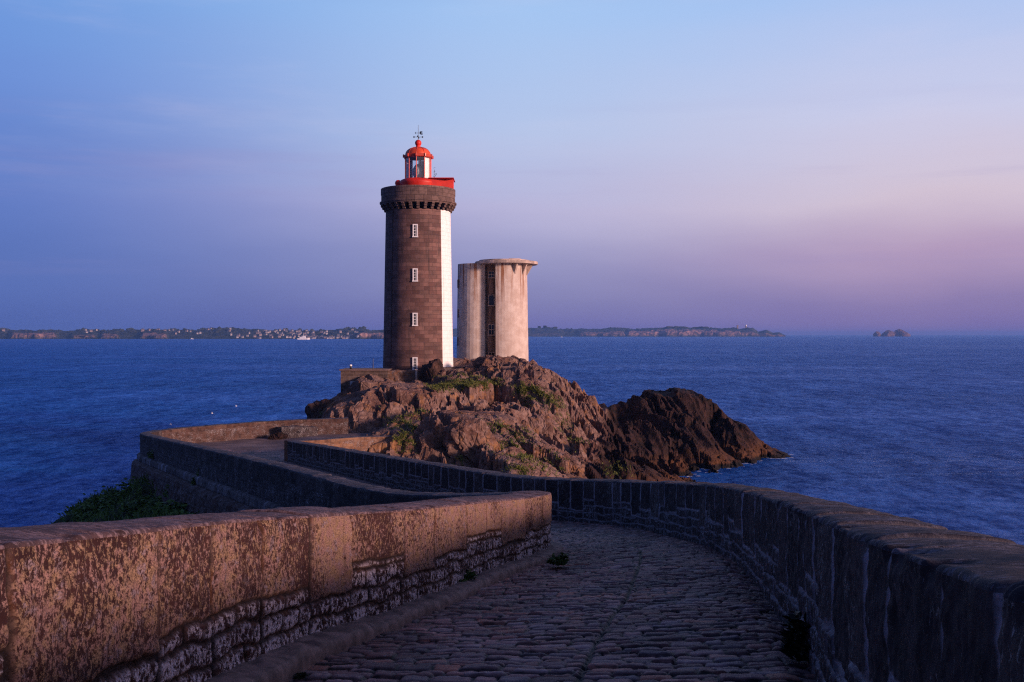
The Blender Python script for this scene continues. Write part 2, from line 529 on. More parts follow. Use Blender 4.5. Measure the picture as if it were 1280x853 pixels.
# ------------------------------------------------------------------ paths
def catmull(pts, per=24):
    pts = np.array(pts, float)
    P0 = np.vstack([2 * pts[0] - pts[1], pts, 2 * pts[-1] - pts[-2]])
    out = []
    for i in range(1, len(P0) - 2):
        a, b, c, dd = P0[i - 1], P0[i], P0[i + 1], P0[i + 2]
        la, lb, lc = np.linalg.norm(b - a) ** .5, np.linalg.norm(c - b) ** .5, np.linalg.norm(dd - c) ** .5
        m1 = lb * ((b - a) / la - (c - a) / (la + lb) + (c - b) / lb) * lb if False else None
        t0, t1 = 0, la; t2 = t1 + lb; t3 = t2 + lc
        for k in range(per):
            t = t1 + (t2 - t1) * k / per
            A1 = (t1 - t) / (t1 - t0) * a + (t - t0) / (t1 - t0) * b
            A2 = (t2 - t) / (t2 - t1) * b + (t - t1) / (t2 - t1) * c
            A3 = (t3 - t) / (t3 - t2) * c + (t - t2) / (t3 - t2) * dd
            B1 = (t2 - t) / (t2 - t0) * A1 + (t - t0) / (t2 - t0) * A2
            B2 = (t3 - t) / (t3 - t1) * A2 + (t - t1) / (t3 - t1) * A3
            out.append((t2 - t) / (t2 - t1) * B1 + (t - t1) / (t2 - t1) * B2)
    out.append(pts[-1])
    return np.array(out)


def arclen(p):
    return np.concatenate([[0], np.cumsum(np.linalg.norm(np.diff(p[:, :2], axis=0), axis=1))])


def at_s(p, s_all, s):
    return np.stack([np.interp(s, s_all, p[:, k]) for k in range(3)], 1)


WH = 1.15     # parapet height
# road-side top edges of the parapets: (X, Y, z below the eye)
PA = [(-4.9, -9, 1.12), (-3.3, -4, .37), (-2.42, 0, -.24), (-2.13, 4.2, -.875), (-1.93, 7.15, -1.32), (-1.68, 8.94, -1.61), (-1.2, 10.84, -1.90),
      (-.46, 14.6, -2.45), (.38, 18, -2.93), (.72, 19.3, -3.08), (.74, 19.9, -3.15)]
PB = [(.74, 19.9, -3.15), (.50, 20.6, -3.26), (-.35, 21.9, -3.48), (-2.57, 25, -3.93), (-7.9, 35, -4.55), (-15.4, 49, -5.42), (-23.0, 63.4, -6.32), (-23.55, 65.0, -6.40), (-23.4, 66.5, -6.42)]
PC = [(-23.4, 66.5, -6.42), (-22.4, 68.4, -6.42), (-20.6, 70.6, -6.42), (-18.4, 73.0, -6.42), (-15.2, 74.6, -6.38), (-12.4, 75.4, -6.35)]
PD = [(-.9, -9, 1.0), (.05, -4, .30), (.84, 0, -.28), (1.28, 2.5, -.64), (1.72, 4.73, -.97), (2.14, 6.75, -1.26), (2.42, 8, -1.44), (2.97, 11.3, -1.88), (3.55, 15, -2.38),
      (3.84, 18.6, -2.84), (3.72, 22, -3.30), (3.04, 26.6, -3.95), (1.9, 29.0, -4.26), (.1, 31.9, -4.59), (-3.3, 38.3, -4.99), (-8.3, 49, -5.72), (-13.5, 60, -6.45)]


def world_path(pts, per=24):
    p = catmull(pts, per)
    p[:, 2] += EYE
    return p


def adaptive_s(p, k=0.0013, lo=0.012, hi=0.12):
    s_all = arclen(p)
    out = [0.0]
    while out[-1] < s_all[-1]:
        Y = abs(np.interp(out[-1], s_all, p[:, 1]))
        X = abs(np.interp(out[-1], s_all, p[:, 0]))
        Yb = np.interp(out[-1], s_all, p[:, 1])
        d_ = math.hypot(X, Y)
        st = min(hi, max(lo, k * d_))
        if Yb < 1.5: st = 0.08
        out.append(out[-1] + st)
    out[-1] = s_all[-1]
    return np.array(out), s_all


def frames(p, s_all, s):
    q = at_s(p, s_all, s)
    a = at_s(p, s_all, np.clip(s - 0.15, 0, s_all[-1])); b = at_s(p, s_all, np.clip(s + 0.15, 0, s_all[-1]))
    t = b - a; t[:, 2] = 0
    t /= np.maximum(np.linalg.norm(t, axis=1, keepdims=True), 1e-9)
    nr = np.stack([t[:, 1], -t[:, 0], np.zeros(len(t))], 1)   # to the right of the path
    return q, t, nr


def masonry(S, H, seed, slabs=True, slab_w=(.45, 1.05), slab_h=(.46, .78), row_h=(.13, .22), st_w=(.18, .5), H0=WH, jw=0.016):
    """stone layout over the (s, height) raster: edge distance, stone id, slab flag"""
    rg = np.random.default_rng(seed)
    ns, nh = len(S), len(H)
    edge = np.zeros((ns, nh)); sid = np.zeros((ns, nh)); fl = np.zeros((ns, nh))
    tops = []
    SS, HH = np.meshgrid(S, H, indexing='ij')
    low = sstep(H0 - .35, H0 - .75, HH) if slabs else 1.0
    Sw = SS + (0.004 + .065 * low) * vnoise(SS * 4, HH * 4, seed) + (0.005 + .021 * low) * vnoise(SS * 15, HH * 15, seed + 1)
    Hw = HH + (0.02 + .05 * low) * vnoise(SS * 3.1, HH * 4, seed + 2) + (0.010 + .016 * low) * vnoise(SS * 15, HH * 15, seed + 3)

    def fill(s0, s1, h0, h1, slab):
        i0, i1 = np.searchsorted(S, s0 - .06), np.searchsorted(S, s1 + .06)
        j0, j1 = np.searchsorted(H, h0 - .06), np.searchsorted(H, h1 + .06)
        if i1 <= i0 or j1 <= j0: return
        a = Sw[i0:i1, j0:j1]; b = Hw[i0:i1, j0:j1]
        e = np.minimum(np.minimum(a - s0, s1 - a), np.minimum(b - h0, h1 - b))
        mk = e > 0
        edge[i0:i1, j0:j1][mk] = e[mk]
        sid[i0:i1, j0:j1][mk] = rg.random()
        fl[i0:i1, j0:j1][mk] = slab
    hb = H[0] - 0.1
    s = S[0] - rg.random() * .5
    prev = None
    cuts = []
    while s < S[-1]:
        wd = rg.uniform(*slab_w)
        hh = rg.choice([slab_h[0], (slab_h[0] + slab_h[1]) / 2, slab_h[1]]) + rg.uniform(-.03, .03)
        cuts.append((s, s + wd, H0 - hh if slabs else H0 + .01))
        s += wd
    for (a, b, hc) in cuts:
        if slabs: fill(a, b, hc, H0 + 1.0, 1.0)
    # small stones in courses under the slabs, course heights shared along the wall
    rows = []
    h = H0 - slab_h[0] + .05 if slabs else H0
    while h > hb:
        r = rg.uniform(*row_h); rows.append((h - r, h)); h -= r
    for (r0, r1) in rows:
        s = S[0] - rg.random() * .4
        while s < S[-1]:
            wd = rg.uniform(*st_w)
            fill_clip(s, s + wd, r0, r1, cuts, fill, slabs)
            s += wd
    return edge, sid, fl


def fill_clip(s0, s1, h0, h1, cuts, fill, slabs):
    if not slabs:
        fill(s0, s1, h0, h1, 0.0); return
    for (a, b, hc) in cuts:
        if b <= s0 or a >= s1: continue
        lo, hi = max(a, s0), min(b, s1)
        t = min(h1, hc)
        if t - h0 > 0.04 and hi - lo > 0.05:
            fill(lo, hi, h0, t, 0.0)


def parapet(name, pts, side, label, T, seed, mw, mc, inner_h=WH, outer_h=3.0, k=0.0013, lo=0.012, rowk=None,
            ledge=None, hi=0.12, cat='wall', per=24, **lay):
    """side=+1 when the road lies to the right of the path. Road face, coping and outer face of one parapet."""
    p = world_path(pts, per)
    s, s_all = adaptive_s(p, k, lo, hi)
    q, t, nr = frames(p, s_all, s)
    n = nr * side
    root = empty(name, tuple(p[len(p) // 2] - np.array([0, 0, inner_h])))
    tag(root, label, cat)
    base = np.array(root.location)
    rr = 0.028
    # --- road face
    nh = 84 if lo < .02 else 40
    H = np.linspace(-0.15, inner_h - rr, nh)
    edge, sid, fl = masonry(s, H, seed, H0=inner_h, **lay)
    S2, H2 = np.meshgrid(s, H, indexing='ij')
    rel = sstep(0.0, 0.028, edge) * 0.026 + (sid - .5) * 0.018 * (edge > 0)
    rel += (fbm(S2 * 5, H2 * 5, 4, seed + 9) * 0.022 + fbm(S2 * 22, H2 * 16, 3, seed + 19) * 0.012) * (0.4 + 0.6 * sstep(0, .03, edge))
    chip = np.maximum(0, fbm(S2 * 5.5, S2 * 0 + seed, 4, seed + 61) - .20) * .14
    rel -= chip * sstep(.12, 0, inner_h - H2)
    V = q[:, None, :] + n[:, None, :] * rel[:, :, None]
    V[:, :, 2] += H2 - inner_h
    uv = np.stack([S2, H2], 2)
    quads = grid_quads(len(s), nh, flip=(side < 0))
    joint = 1 - sstep(lay.get('jw', .016) * .45, lay.get('jw', .016) * 1.15, edge)
    att = dict(joint=joint.ravel(), rnd=sid.ravel(), slab=fl.ravel(), core=(1 - sstep(.006, .019, edge)).ravel())
    me = np_mesh('masonry', (V - base).reshape(-1, 3), quads, uv.reshape(-1, 2), att)
    link('masonry', me, mw, root)
    # --- coping: rounded edge, slightly crowned top, rounded outer edge
    prof = []
    for a in np.linspace(0, math.pi / 2, 6): prof.append((rr - rr * math.cos(a), -rr + rr * math.sin(a)))
    for x in np.linspace(0, 1, 26)[1:-1]: prof.append((rr + (T - 2 * rr) * x, 0.022 * math.sin(math.pi * x)))
    for a in np.linspace(math.pi / 2, 0, 6): prof.append((T - rr + rr * math.cos(a), -rr + rr * math.sin(a)))
    prof = np.array(prof)
    npf = len(prof)
    # joints across the coping follow the slab joints of the road face
    top_edge = edge[:, -1]; top_id = sid[:, -1]
    ce = np.repeat(top_edge[:, None], npf, 1); ci = np.repeat(top_id[:, None], npf, 1)
    S3 = np.repeat(s[:, None], npf, 1); X3 = np.repeat(prof[None, :, 0], len(s), 0)
    cj = 1 - sstep(0.006, 0.024, ce + 0.006 * vnoise(S3 * 20, X3 * 20, seed))
    dz = fbm(S3 * 3, X3 * 3, 4, seed + 30) * 0.016 + fbm(S3 * 13, X3 * 11, 3, seed + 31) * 0.006 - cj * 0.022 + (ci - .5) * 0.030
    wt = np.clip(np.minimum(X3, T - X3) / .04, 0, 1)
    V = q[:, None, :] - n[:, None, :] * prof[None, :, 0, None] + np.array([0, 0, 1.0]) * prof[None, :, 1, None]
    V[:, :, 2] += dz * wt
    V += n[:, None, :] * (rel[:, -1][:, None] * np.clip(1 - prof[None, :, 0] / (T * .55), 0, 1) ** 1.5)[:, :, None]
    V[:, :, 2] -= chip[:, -1][:, None] * .7 * np.clip(1 - prof[None, :, 0] / .14, 0, 1)
    # meet the displaced face exactly
    V[:, 0, :] = (q + n * rel[:, -1][:, None]); V[:, 0, 2] += H[-1] - inner_h
    L3 = np.concatenate([[0], np.cumsum(np.linalg.norm(np.diff(prof, axis=0), axis=1))])
    uv = np.stack([S3, np.repeat(L3[None], len(s), 0)], 2)
    me = np_mesh('coping', (V - base).reshape(-1, 3), grid_quads(len(s), npf, flip=(side < 0)), uv.reshape(-1, 2), dict(joint=cj.ravel(), rnd=ci.ravel()))
    link('coping', me, mc, root)
    # --- outer face (coarser) and, for the causeway wall, its ledge and battered base
    so_ = s[::2] if len(s) > 60 else s
    if so_[-1] != s[-1]: so_ = np.append(so_, s[-1])
    qo, to, no = frames(p, s_all, so_); no = no * side
    oh = outer_h if ledge is None else ledge
    nh2 = 44
    H = np.linspace(inner_h - oh, inner_h - rr, nh2)
    lay2 = dict(lay)
    edge, sid, fl = masonry(so_, H, seed + 100, H0=inner_h, **lay2)
    S2, H2 = np.meshgrid(so_, H, indexing='ij')
    rel = sstep(0, .03, edge) * .018 + (sid - .5) * .016 + fbm(S2 * 4, H2 * 4, 4, seed + 44) * .03
    rel *= np.clip((inner_h - rr - H2) / 0.02, 0, 1)
    V = qo[:, None, :] - no[:, None, :] * (T + rel)[:, :, None]
    V[:, :, 2] += H2 - inner_h
    me = np_mesh('outer_face', (V - base).reshape(-1, 3), grid_quads(len(so_), nh2, flip=(side > 0)), np.stack([S2, H2], 2).reshape(-1, 2),
                 dict(joint=(1 - sstep(.004, .022, edge)).ravel(), rnd=sid.ravel(), slab=fl.ravel()))
    link('outer_face', me, M_wall_plain if mw is not M_wall_red else mw, root)
    if ledge is not None:
        prof = np.array([(T - .02, -ledge + .03), (T + .10, -ledge), (T + .17, -ledge - .06), (T + .18, -ledge - .34), (T + .12, -ledge - .40)])
        pr = np.vstack([prof[i] + (prof[i + 1] - prof[i]) * x for i in range(len(prof) - 1) for x in np.linspace(0, 1, 5)[:-1]] + [prof[-1]])
        S3 = np.repeat(so_[:, None], len(pr), 1)
        blk = np.floor(S3 / 1.1 + 0.2 * vnoise(np.floor(S3 / 1.1), S3 * 0, 3))
        fr = S3 / 1.1 - np.floor(S3 / 1.1)
        jn = 1 - sstep(0.006, 0.025, np.minimum(fr, 1 - fr) * 1.1)
        rel = (h2(blk, blk * 0, seed) - .5) * .05 - jn * .03 + fbm(S3 * 3, pr[None, :, 1] * 3 + S3 * 0, 4, seed + 3) * .06
        V = qo[:, None, :] - no[:, None, :] * (pr[None, :, 0] + rel)[:, :, None]
        V[:, :, 2] += pr[None, :, 1]
        me = np_mesh('ledge', (V - base).reshape(-1, 3), grid_quads(len(so_), len(pr), flip=(side < 0)), np.stack([S3, pr[None, :, 1] + S3 * 0], 2).reshape(-1, 2),
                     dict(joint=jn.ravel(), rnd=h2(blk, blk * 0, seed).ravel(), slab=np.ones(S3.size)))
        link('ledge', me, M_ashlar, root)
        H = np.linspace(-7.5, -ledge - .36, 90)
        edge, sid, fl = masonry(so_, H, seed + 200, slabs=False, row_h=(.22, .36), st_w=(.3, .8), H0=-ledge - .3)
        S2, H2 = np.meshgrid(so_, H, indexing='ij')
        off = T + .42 + (-ledge - .36 - H2) * .09
        off = off - sstep(-.10, 0, H2 + ledge + .36) * .34
        rel = sstep(0, .03, edge) * .05 + (sid - .5) * .05 + fbm(S2 * 2, H2 * 2, 4, seed + 51) * .10
        V = qo[:, None, :] - no[:, None, :] * (off + rel)[:, :, None]
        V[:, :, 2] += H2
        me = np_mesh('base_masonry', (V - base).reshape(-1, 3), grid_quads(len(so_), 90, flip=(side > 0)), np.stack([S2, H2], 2).reshape(-1, 2),
                     dict(joint=(1 - sstep(.004, .03, edge)).ravel(), rnd=sid.ravel(), slab=fl.ravel()))
        link('base_masonry', me, M_wall_red, root)
    # --- rough end stones
    for end in (0, -1):
        b = MB()
        pq, pn, pt = q[end], n[end], t[end]
        ring = [pq + pn * 0.0 + np.array([0, 0, -inner_h - .1]), pq + np.array([0, 0, -rr]), pq - pn * rr * .3 + np.array([0, 0, -rr * .3]), pq - pn * rr,
                pq - pn * (T - rr), pq - pn * (T - rr * .3) + np.array([0, 0, -rr * .3]), pq - pn * T + np.array([0, 0, -rr]), pq - pn * T + np.array([0, 0, -oh])]
        vs = [b.bm.verts.new(tuple(v_ - base + pt * (0.002 if end else -0.002))) for v_ in ring]
        b.bm.faces.new(vs)
        o = b.build('end_stone', M_wall_dark if mw is M_wall_dark else mw, root)
    return root


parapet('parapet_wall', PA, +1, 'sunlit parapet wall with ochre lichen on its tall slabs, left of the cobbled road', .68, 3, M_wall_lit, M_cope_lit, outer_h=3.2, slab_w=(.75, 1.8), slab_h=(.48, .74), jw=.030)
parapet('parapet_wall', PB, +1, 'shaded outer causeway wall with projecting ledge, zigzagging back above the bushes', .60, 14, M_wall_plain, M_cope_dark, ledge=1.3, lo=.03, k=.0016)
parapet('parapet_wall', PC, +1, 'low reddish wall at the back of the earth platform, next to the sea', .55, 25, M_wall_red, M_cope_red, outer_h=4.5, lo=.04, k=.0012,
        slabs=True, slab_w=(.5, 1.2), slab_h=(.2, .3))
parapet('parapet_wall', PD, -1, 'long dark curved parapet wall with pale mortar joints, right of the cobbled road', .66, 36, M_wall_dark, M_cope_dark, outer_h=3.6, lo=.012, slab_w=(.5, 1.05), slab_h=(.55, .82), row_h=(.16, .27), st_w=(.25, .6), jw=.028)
PE = [(-13.5, 60.05, -6.45), (-12.0, 61.3, -6.50), (-9.6, 63.6, -6.55), (-7.6, 65.6, -6.72)]
parapet('return_wall', PE, +1, 'short rusty orange stone wall joining the dark road wall to the rock slope', .5, 47, M_wall_orange, M_cope_red, inner_h=1.0, outer_h=1.6, lo=.04,
        slabs=True, slab_w=(.4, 1.2), slab_h=(.16, .22), row_h=(.15, .25))

# ------------------------------------------------------------------ road
LP = [(-4.9, -9), (-3.3, -4), (-2.42, 0), (-2.13, 4.2), (-1.93, 7.15), (-1.68, 8.94), (-1.2, 10.84), (-.46, 14.6), (.38, 18), (.72, 19.3), (.70, 20.0), (.2, 21.1), (-1.2, 23.1), (-2.57, 25), (-7.9, 35), (-15.4, 49), (-23.0, 63.4), (-23.4, 67)]
RP = [(-.9, -9), (.05, -4), (.84, 0), (1.62, 4.2), (2.24, 7.15), (2.6, 9.1), (2.95, 11.2), (3.5, 14.6), (3.84, 18.6), (3.78, 21.2), (3.55, 23.8), (3.04, 26.6), (1.9, 29.0), (.1, 31.9), (-3.3, 38.3), (-8.3, 49), (-13.5, 60), (-14.2, 64.5)]
ztop_pts = sorted([(y, z) for x, y, z in PA + PD])
lz = world_path(PA)[:, [1, 2]]; lz2 = world_path(PB[:-1])[:, [1, 2]]
LY = np.concatenate([lz[:, 0], lz2[1:, 0]]); LZ = np.concatenate([lz[:, 1], lz2[1:, 1]])
rz_ = world_path(PD)
Lc = catmull([(x, y, 0) for x, y in LP], 40); Rc = catmull([(x, y, 0) for x, y in RP], 40)
Lc[:, 2] = np.interp(Lc[:, 1], LY, LZ) - WH
Rc[:, 2] = np.interp(Rc[:, 1], rz_[:, 1], rz_[:, 2]) - WH
mid = (Lc + Rc) / 2
sm = arclen(mid)
srow = [0.0]
while srow[-1] < sm[-1]:
    y = np.interp(srow[-1], sm, mid[:, 1])
    st = .2 if y < 3.5 else min(.35, max(.012, .0024 * y))
    srow.append(srow[-1] + st)
srow = np.array(srow); srow[-1] = sm[-1]
NT = 230
tt = np.linspace(-0.02, 1.02, NT)
Lq, Rq = at_s(Lc, sm, srow), at_s(Rc, sm, srow)
V = Lq[:, None, :] * (1 - tt)[None, :, None] + Rq[:, None, :] * tt[None, :, None]
wid = np.linalg.norm(Rq - Lq, axis=1)
Sg = np.repeat(srow[:, None], NT, 1); Tg = wid[:, None] * tt[None, :]
seamw = 0.575 + 0.006 * vnoise(Sg * .6, Sg * 0, 4)
sidef = (tt[None, :] > seamw).astype(float)
Sx = Sg + 0.10 * vnoise(Sg * .5, Tg * .9, 61) + .05 * vnoise(Sg * 2, Tg * 2.2, 62) + sidef * .083 - .35 * ((tt[None, :] - .5) * 1.0) ** 2
RH = 0.138
rr_ = Sx / RH
row = np.floor(rr_)
# jittered course boundaries
jit = lambda r: r + (h2(r, r * 0 + 3, 71) - .5) * .45
lo_, hi_ = jit(row), jit(row + 1)
row = np.where(rr_ < lo_, row - 1, np.where(rr_ >= hi_, row + 1, row))
lo_, hi_ = jit(row), jit(row + 1)
es = np.minimum(rr_ - lo_, hi_ - rr_) * RH
SW = 0.255
off = h2(row, sidef, 72) * 5
cc = Tg / SW + off + .12 * vnoise(Sg * 4, Tg * 4, 75)
colx = np.floor(cc)
jc = lambda k: k + (h2(k, row, 73) - .5) * .62
l2, h_2 = jc(colx), jc(colx + 1)
colx = np.where(cc < l2, colx - 1, np.where(cc >= h_2, colx + 1, colx))
l2, h_2 = jc(colx), jc(colx + 1)
et = np.minimum(cc - l2, h_2 - cc) * SW
eseam = np.abs(tt[None, :] - seamw) * wid[:, None]
et = np.minimum(et, eseam - .014)
ee = np.minimum(es, et) - .004 + .010 * vnoise(Sg * 18, Tg * 18, 78)
# rounded stone: corners soften because both distances count
soft = 1 - np.sqrt(np.clip(1 - es / .032, 0, 1) ** 2 + np.clip(1 - et / .030, 0, 1) ** 2)
crown = np.clip(soft, 0, 1) ** .42
rid = h2(colx + row * 0, row, 74)
hgt = crown * .030 + (h2(row, colx, 88) - .5) * .030
tilt = (h2(colx, row, 79) - .5) * .22
hgt += tilt * ((rr_ - (lo_ + hi_) / 2) * RH) + (h2(colx, row, 80) - .5) * .06 * ((cc - (l2 + h_2) / 2) * SW)
hgt += fbm(Sg * 12, Tg * 12, 3, 81) * .010 + fbm(Sg * .8, Tg * .8, 3, 82) * .045 - .05
# a shallow gutter beside the right wall and general cross camber
hgt += -.05 * sstep(.93, 1.0, tt)[None, :]
V[:, :, 2] += hgt
me = np_mesh('road', V.reshape(-1, 3), grid_quads(len(srow), NT, flip=True), None,
             dict(rnd=np.clip(rid * .8 + .2 * h2(row, colx, 90), 0, 1).ravel(), dust=np.clip(.5 + fbm(Sg * .7, Tg * .9, 4, 95), 0, 1).ravel(), joint=(1 - sstep(.001, .017, ee)).ravel()))
road = link('road', me, M_cobble)
tag(road, 'dark cobbled road of worn setts sloping down between the parapet walls', 'road', kind='structure')

# kerb along the lit wall
ks, ka = adaptive_s(world_path(PA + PB[1:4]), .002, .03, .12)
kp = world_path(PA + PB[1:4])
q, t, nr = frames(kp, ka, ks)
q[:, 2] -= WH
prof = np.array([(.0, .11), (.10, .115), (.22, .115), (.27, .10), (.295, .06), (.30, -.12)])
pr = np.vstack([prof[i] + (prof[i + 1] - prof[i]) * x for i in range(len(prof) - 1) for x in (0, .33, .66)] + [prof[-1]])
S3 = np.repeat(ks[:, None], len(pr), 1)
fr = S3 / 1.25 + .1 * vnoise(np.floor(S3 / 1.25), S3 * 0, 5); fr = fr - np.floor(fr)
jn = 1 - sstep(.006, .03, np.minimum(fr, 1 - fr) * 1.25)
V = q[:, None, :] + nr[:, None, :] * (pr[None, :, 0] * (1 + .25 * fbm(S3 * 1.3, S3 * 0 + 2, 3, 8)))[:, :, None]
V[:, :, 2] += pr[None, :, 1] * (1 + .15 * vnoise(np.floor(S3 / 1.25), S3 * 0, 6)) - jn * .02 + fbm(S3 * 5, pr[None, :, 0] * 9 + S3 * 0, 4, 12) * .030
o = link('kerb', np_mesh('kerb', V.reshape(-1, 3), grid_quads(len(ks), len(pr), flip=True), None, None), M_kerb)
tag(o, 'worn granite kerb along the foot of the sunlit wall', 'kerb', kind='structure')

# platform at the end of the causeway
pl = [(-22.2, 61.0), (-23.45, 65.0), (-23.2, 66.6), (-22.2, 68.5), (-20.4, 70.7), (-18.3, 73.1), (-15.1, 74.8), (-10.5, 76.5), (-6, 74), (-6, 68), (-10.5, 63), (-12.6, 60.2), (-13.6, 58.5)]
bm = bmesh.new()
vs = [bm.verts.new((x, y, 5.44)) for x, y in pl]
f = bm.faces.new(vs)
bmesh.ops.triangulate(bm, faces=[f])
for _ in range(5):
    bmesh.ops.subdivide_edges(bm, edges=[e for e in bm.edges if e.calc_length() > .7], cuts=1)
    bmesh.ops.triangulate(bm, faces=bm.faces)
for v_ in bm.verts:
    a = np.array([v_.co.x]); b_ = np.array([v_.co.y])
    v_.co.z += float(fbm(a * .35, b_ * .35, 4, 3)[0]) * .10 - max(0, 67 - v_.co.y) * .045
me = bpy.data.meshes.new('platform'); bm.to_mesh(me); bm.free()
tag(link('platform', me, M_gravel), 'bare earth platform where the road ends below the rock', 'ground', kind='structure')

# ------------------------------------------------------------------ terrain
ctrl = []
def cp(px, py, Y): ctrl.append(P(px, py, Y))
for a in [(500, 568, 63), (540, 583, 60), (600, 595, 58), (650, 604, 57), (700, 607, 60), (738, 606, 66),
          (455, 545, 77), (480, 552, 72), (520, 548, 68), (560, 552, 67), (600, 560, 66), (650, 568, 66), (700, 580, 68), (735, 590, 71),
          (400, 534, 80), (420, 516, 85), (460, 505, 81), (500, 508, 80), (550, 513, 80), (600, 522, 79), (650, 528, 79), (700, 548, 78), (740, 576, 78),
          (430, 491, 91), (450, 493, 90), (480, 497, 91), (520, 494, 91), (560, 489, 90), (600, 489, 90), (640, 494, 89), (690, 514, 87), (730, 545, 86), (760, 570, 88),
          (480, 486, 96.5), (525, 482, 97), (560, 470, 98), (600, 463, 99), (630, 455, 99), (660, 461, 98), (685, 473, 96), (710, 488, 96), (745, 513, 97), (765, 535, 99),
          (775, 560, 92), (820, 577, 92), (860, 591, 91), (890, 606, 87), (775, 538, 99), (820, 545, 100),
          (755, 514, 107), (772, 499, 110), (788, 489, 112), (808, 486, 113), (830, 485.5, 113), (850, 487, 113), (866, 490, 113), (878, 499, 113), (893, 509, 112), (915, 528, 110), (932, 547, 108), (955, 566, 107), (980, 576, 106),
          (800, 520, 106), (850, 525, 106), (890, 545, 104), (920, 570, 102), (860, 560, 100), (905, 590, 96)]:
    cp(*a)
ctrl += [(-20, 96, 4.0), (-17.6, 96, 6.0), (-14, 98, 8.3), (-10, 103, 9.0), (-5, 106, 9.3), (1, 106, 9.4), (4, 110, 8.6), (-10, 112, 8.8), (-3, 115, 8.8), (3, 118, 7.0),
         (-16, 110, 6.0), (-20, 104, 4.0), (-26, 100, -1.5), (-29, 90, -2), (-27, 82, -1), (-24, 80, .3), (-21, 79, 1.6), (-20, 86, 2.2), (-17, 80, 4.2), (-16.8, 86, 5.0), (-22, 90, .5), (-24, 115, -3), (-12, 124, -2), (0, 128, -2.5), (12, 128, -2.5),
         (26, 124, -3), (36, 112, -3), (35, 102, -3), (30, 97, -2.5), (24, 92, -2.5), (20, 86, -2), (15, 78, -2), (11, 70, -1.6), (9, 62, -1.5), (22, 116, 3), (12, 116, 4.5), (12, 105, 2.0),
         (-24, 64, 3.5), (-20, 66, 4.2), (-16, 70, 4.5), (-12, 72, 4.7), (-10, 66, 4.7), (-13, 76, 4.8), (-9, 69, 5.2), (-22, 72, 2.5), (-19, 76, 3.0),
         (-7.5, 67, 5.9), (-28, 66, .5), (-32, 72, -2), (-27, 74, -1), (-40, 90, -3), (-40, 70, -3)]
ctrl += [P(100, 655, 57), P(140, 638, 58), P(165, 632, 57), P(178, 640, 52), P(205, 650, 46), P(228, 657, 42), P(60, 668, 54), (-21, 57, 2.2), (-18, 50, 3.4), (-33, 58, -1.5), (-36, 50, -2), (-30, 45, -.5), (-24, 45, .6), (-14, 40, 4.6), (-22, 36, 1.0), (-10, 33, 4.0), (-24, 30, 0), (-33, 30, -2), (-9, 26, 3), (-18, 15, 3), (-30, 12, -2), (-10, 10, 7.5), (-9, -5, 9), (-20, -5, 5), (-32, -10, -2)]
for yy, zz_ in ((-9, 10.5), (0, 9.5), (10, 8.2), (20, 6.6), (28, 5.4)):
    ctrl += [(6 if yy > 5 else 3.5, yy, zz_), (11, yy, zz_ - 5), (18, yy, -2)]
ctrl += [(2.5, 34, 4.6), (-1, 42, 4.0), (-5, 50, 3.9), (-9, 57, 4.0), (3, 50, 2.6), (8, 45, -.5), (-2, 55, 3.6), (14, 40, -2), (14, 55, -2)]
# bed of the causeway, well under the road
for i in range(0, len(mid), 24):
    for k in (0.0, .5, 1.0):
        pnt = Lc[i] * (1 - k) + Rc[i] * k
        if pnt[1] < 62: ctrl.append((pnt[0], pnt[1], pnt[2] - (1.4 if pnt[1] < 22 or k == 1.0 else 2.4 if k == .5 else 4.2)))
ctrl = np.array(ctrl)
XY, Z = ctrl[:, :2], ctrl[:, 2]
D = np.linalg.norm(XY[:, None] - XY[None], axis=2)
Kx = -np.sqrt(D ** 2 + 1.0) + np.eye(len(XY)) * -0.15
A = np.block([[Kx, np.ones((len(XY), 1)), XY], [np.ones((1, len(XY))), np.zeros((1, 3))], [XY.T, np.zeros((2, 3))]])
sol = np.linalg.solve(A, np.concatenate([Z, np.zeros(3)]))


def base_height(x, y):
    sh = x.shape; x = x.ravel(); y = y.ravel()
    out = np.zeros(len(x))
    for i in range(0, len(x), 20000):
        dx_ = x[i:i + 20000, None] - XY[None, :, 0]; dy_ = y[i:i + 20000, None] - XY[None, :, 1]
        out[i:i + 20000] = -(np.sqrt(dx_ ** 2 + dy_ ** 2 + 1.0)) @ sol[:len(XY)] + sol[-3] + sol[-2] * x[i:i + 20000] + sol[-1] * y[i:i + 20000]
    return out.reshape(sh)


def path_dist(x, y):
    """distance to the causeway centre line"""
    pts = mid[::12, :2]
    best = np.full(x.shape, 1e9)
    for a in pts: best = np.minimum(best, (x - a[0]) ** 2 + (y - a[1]) ** 2)
    return np.sqrt(best)


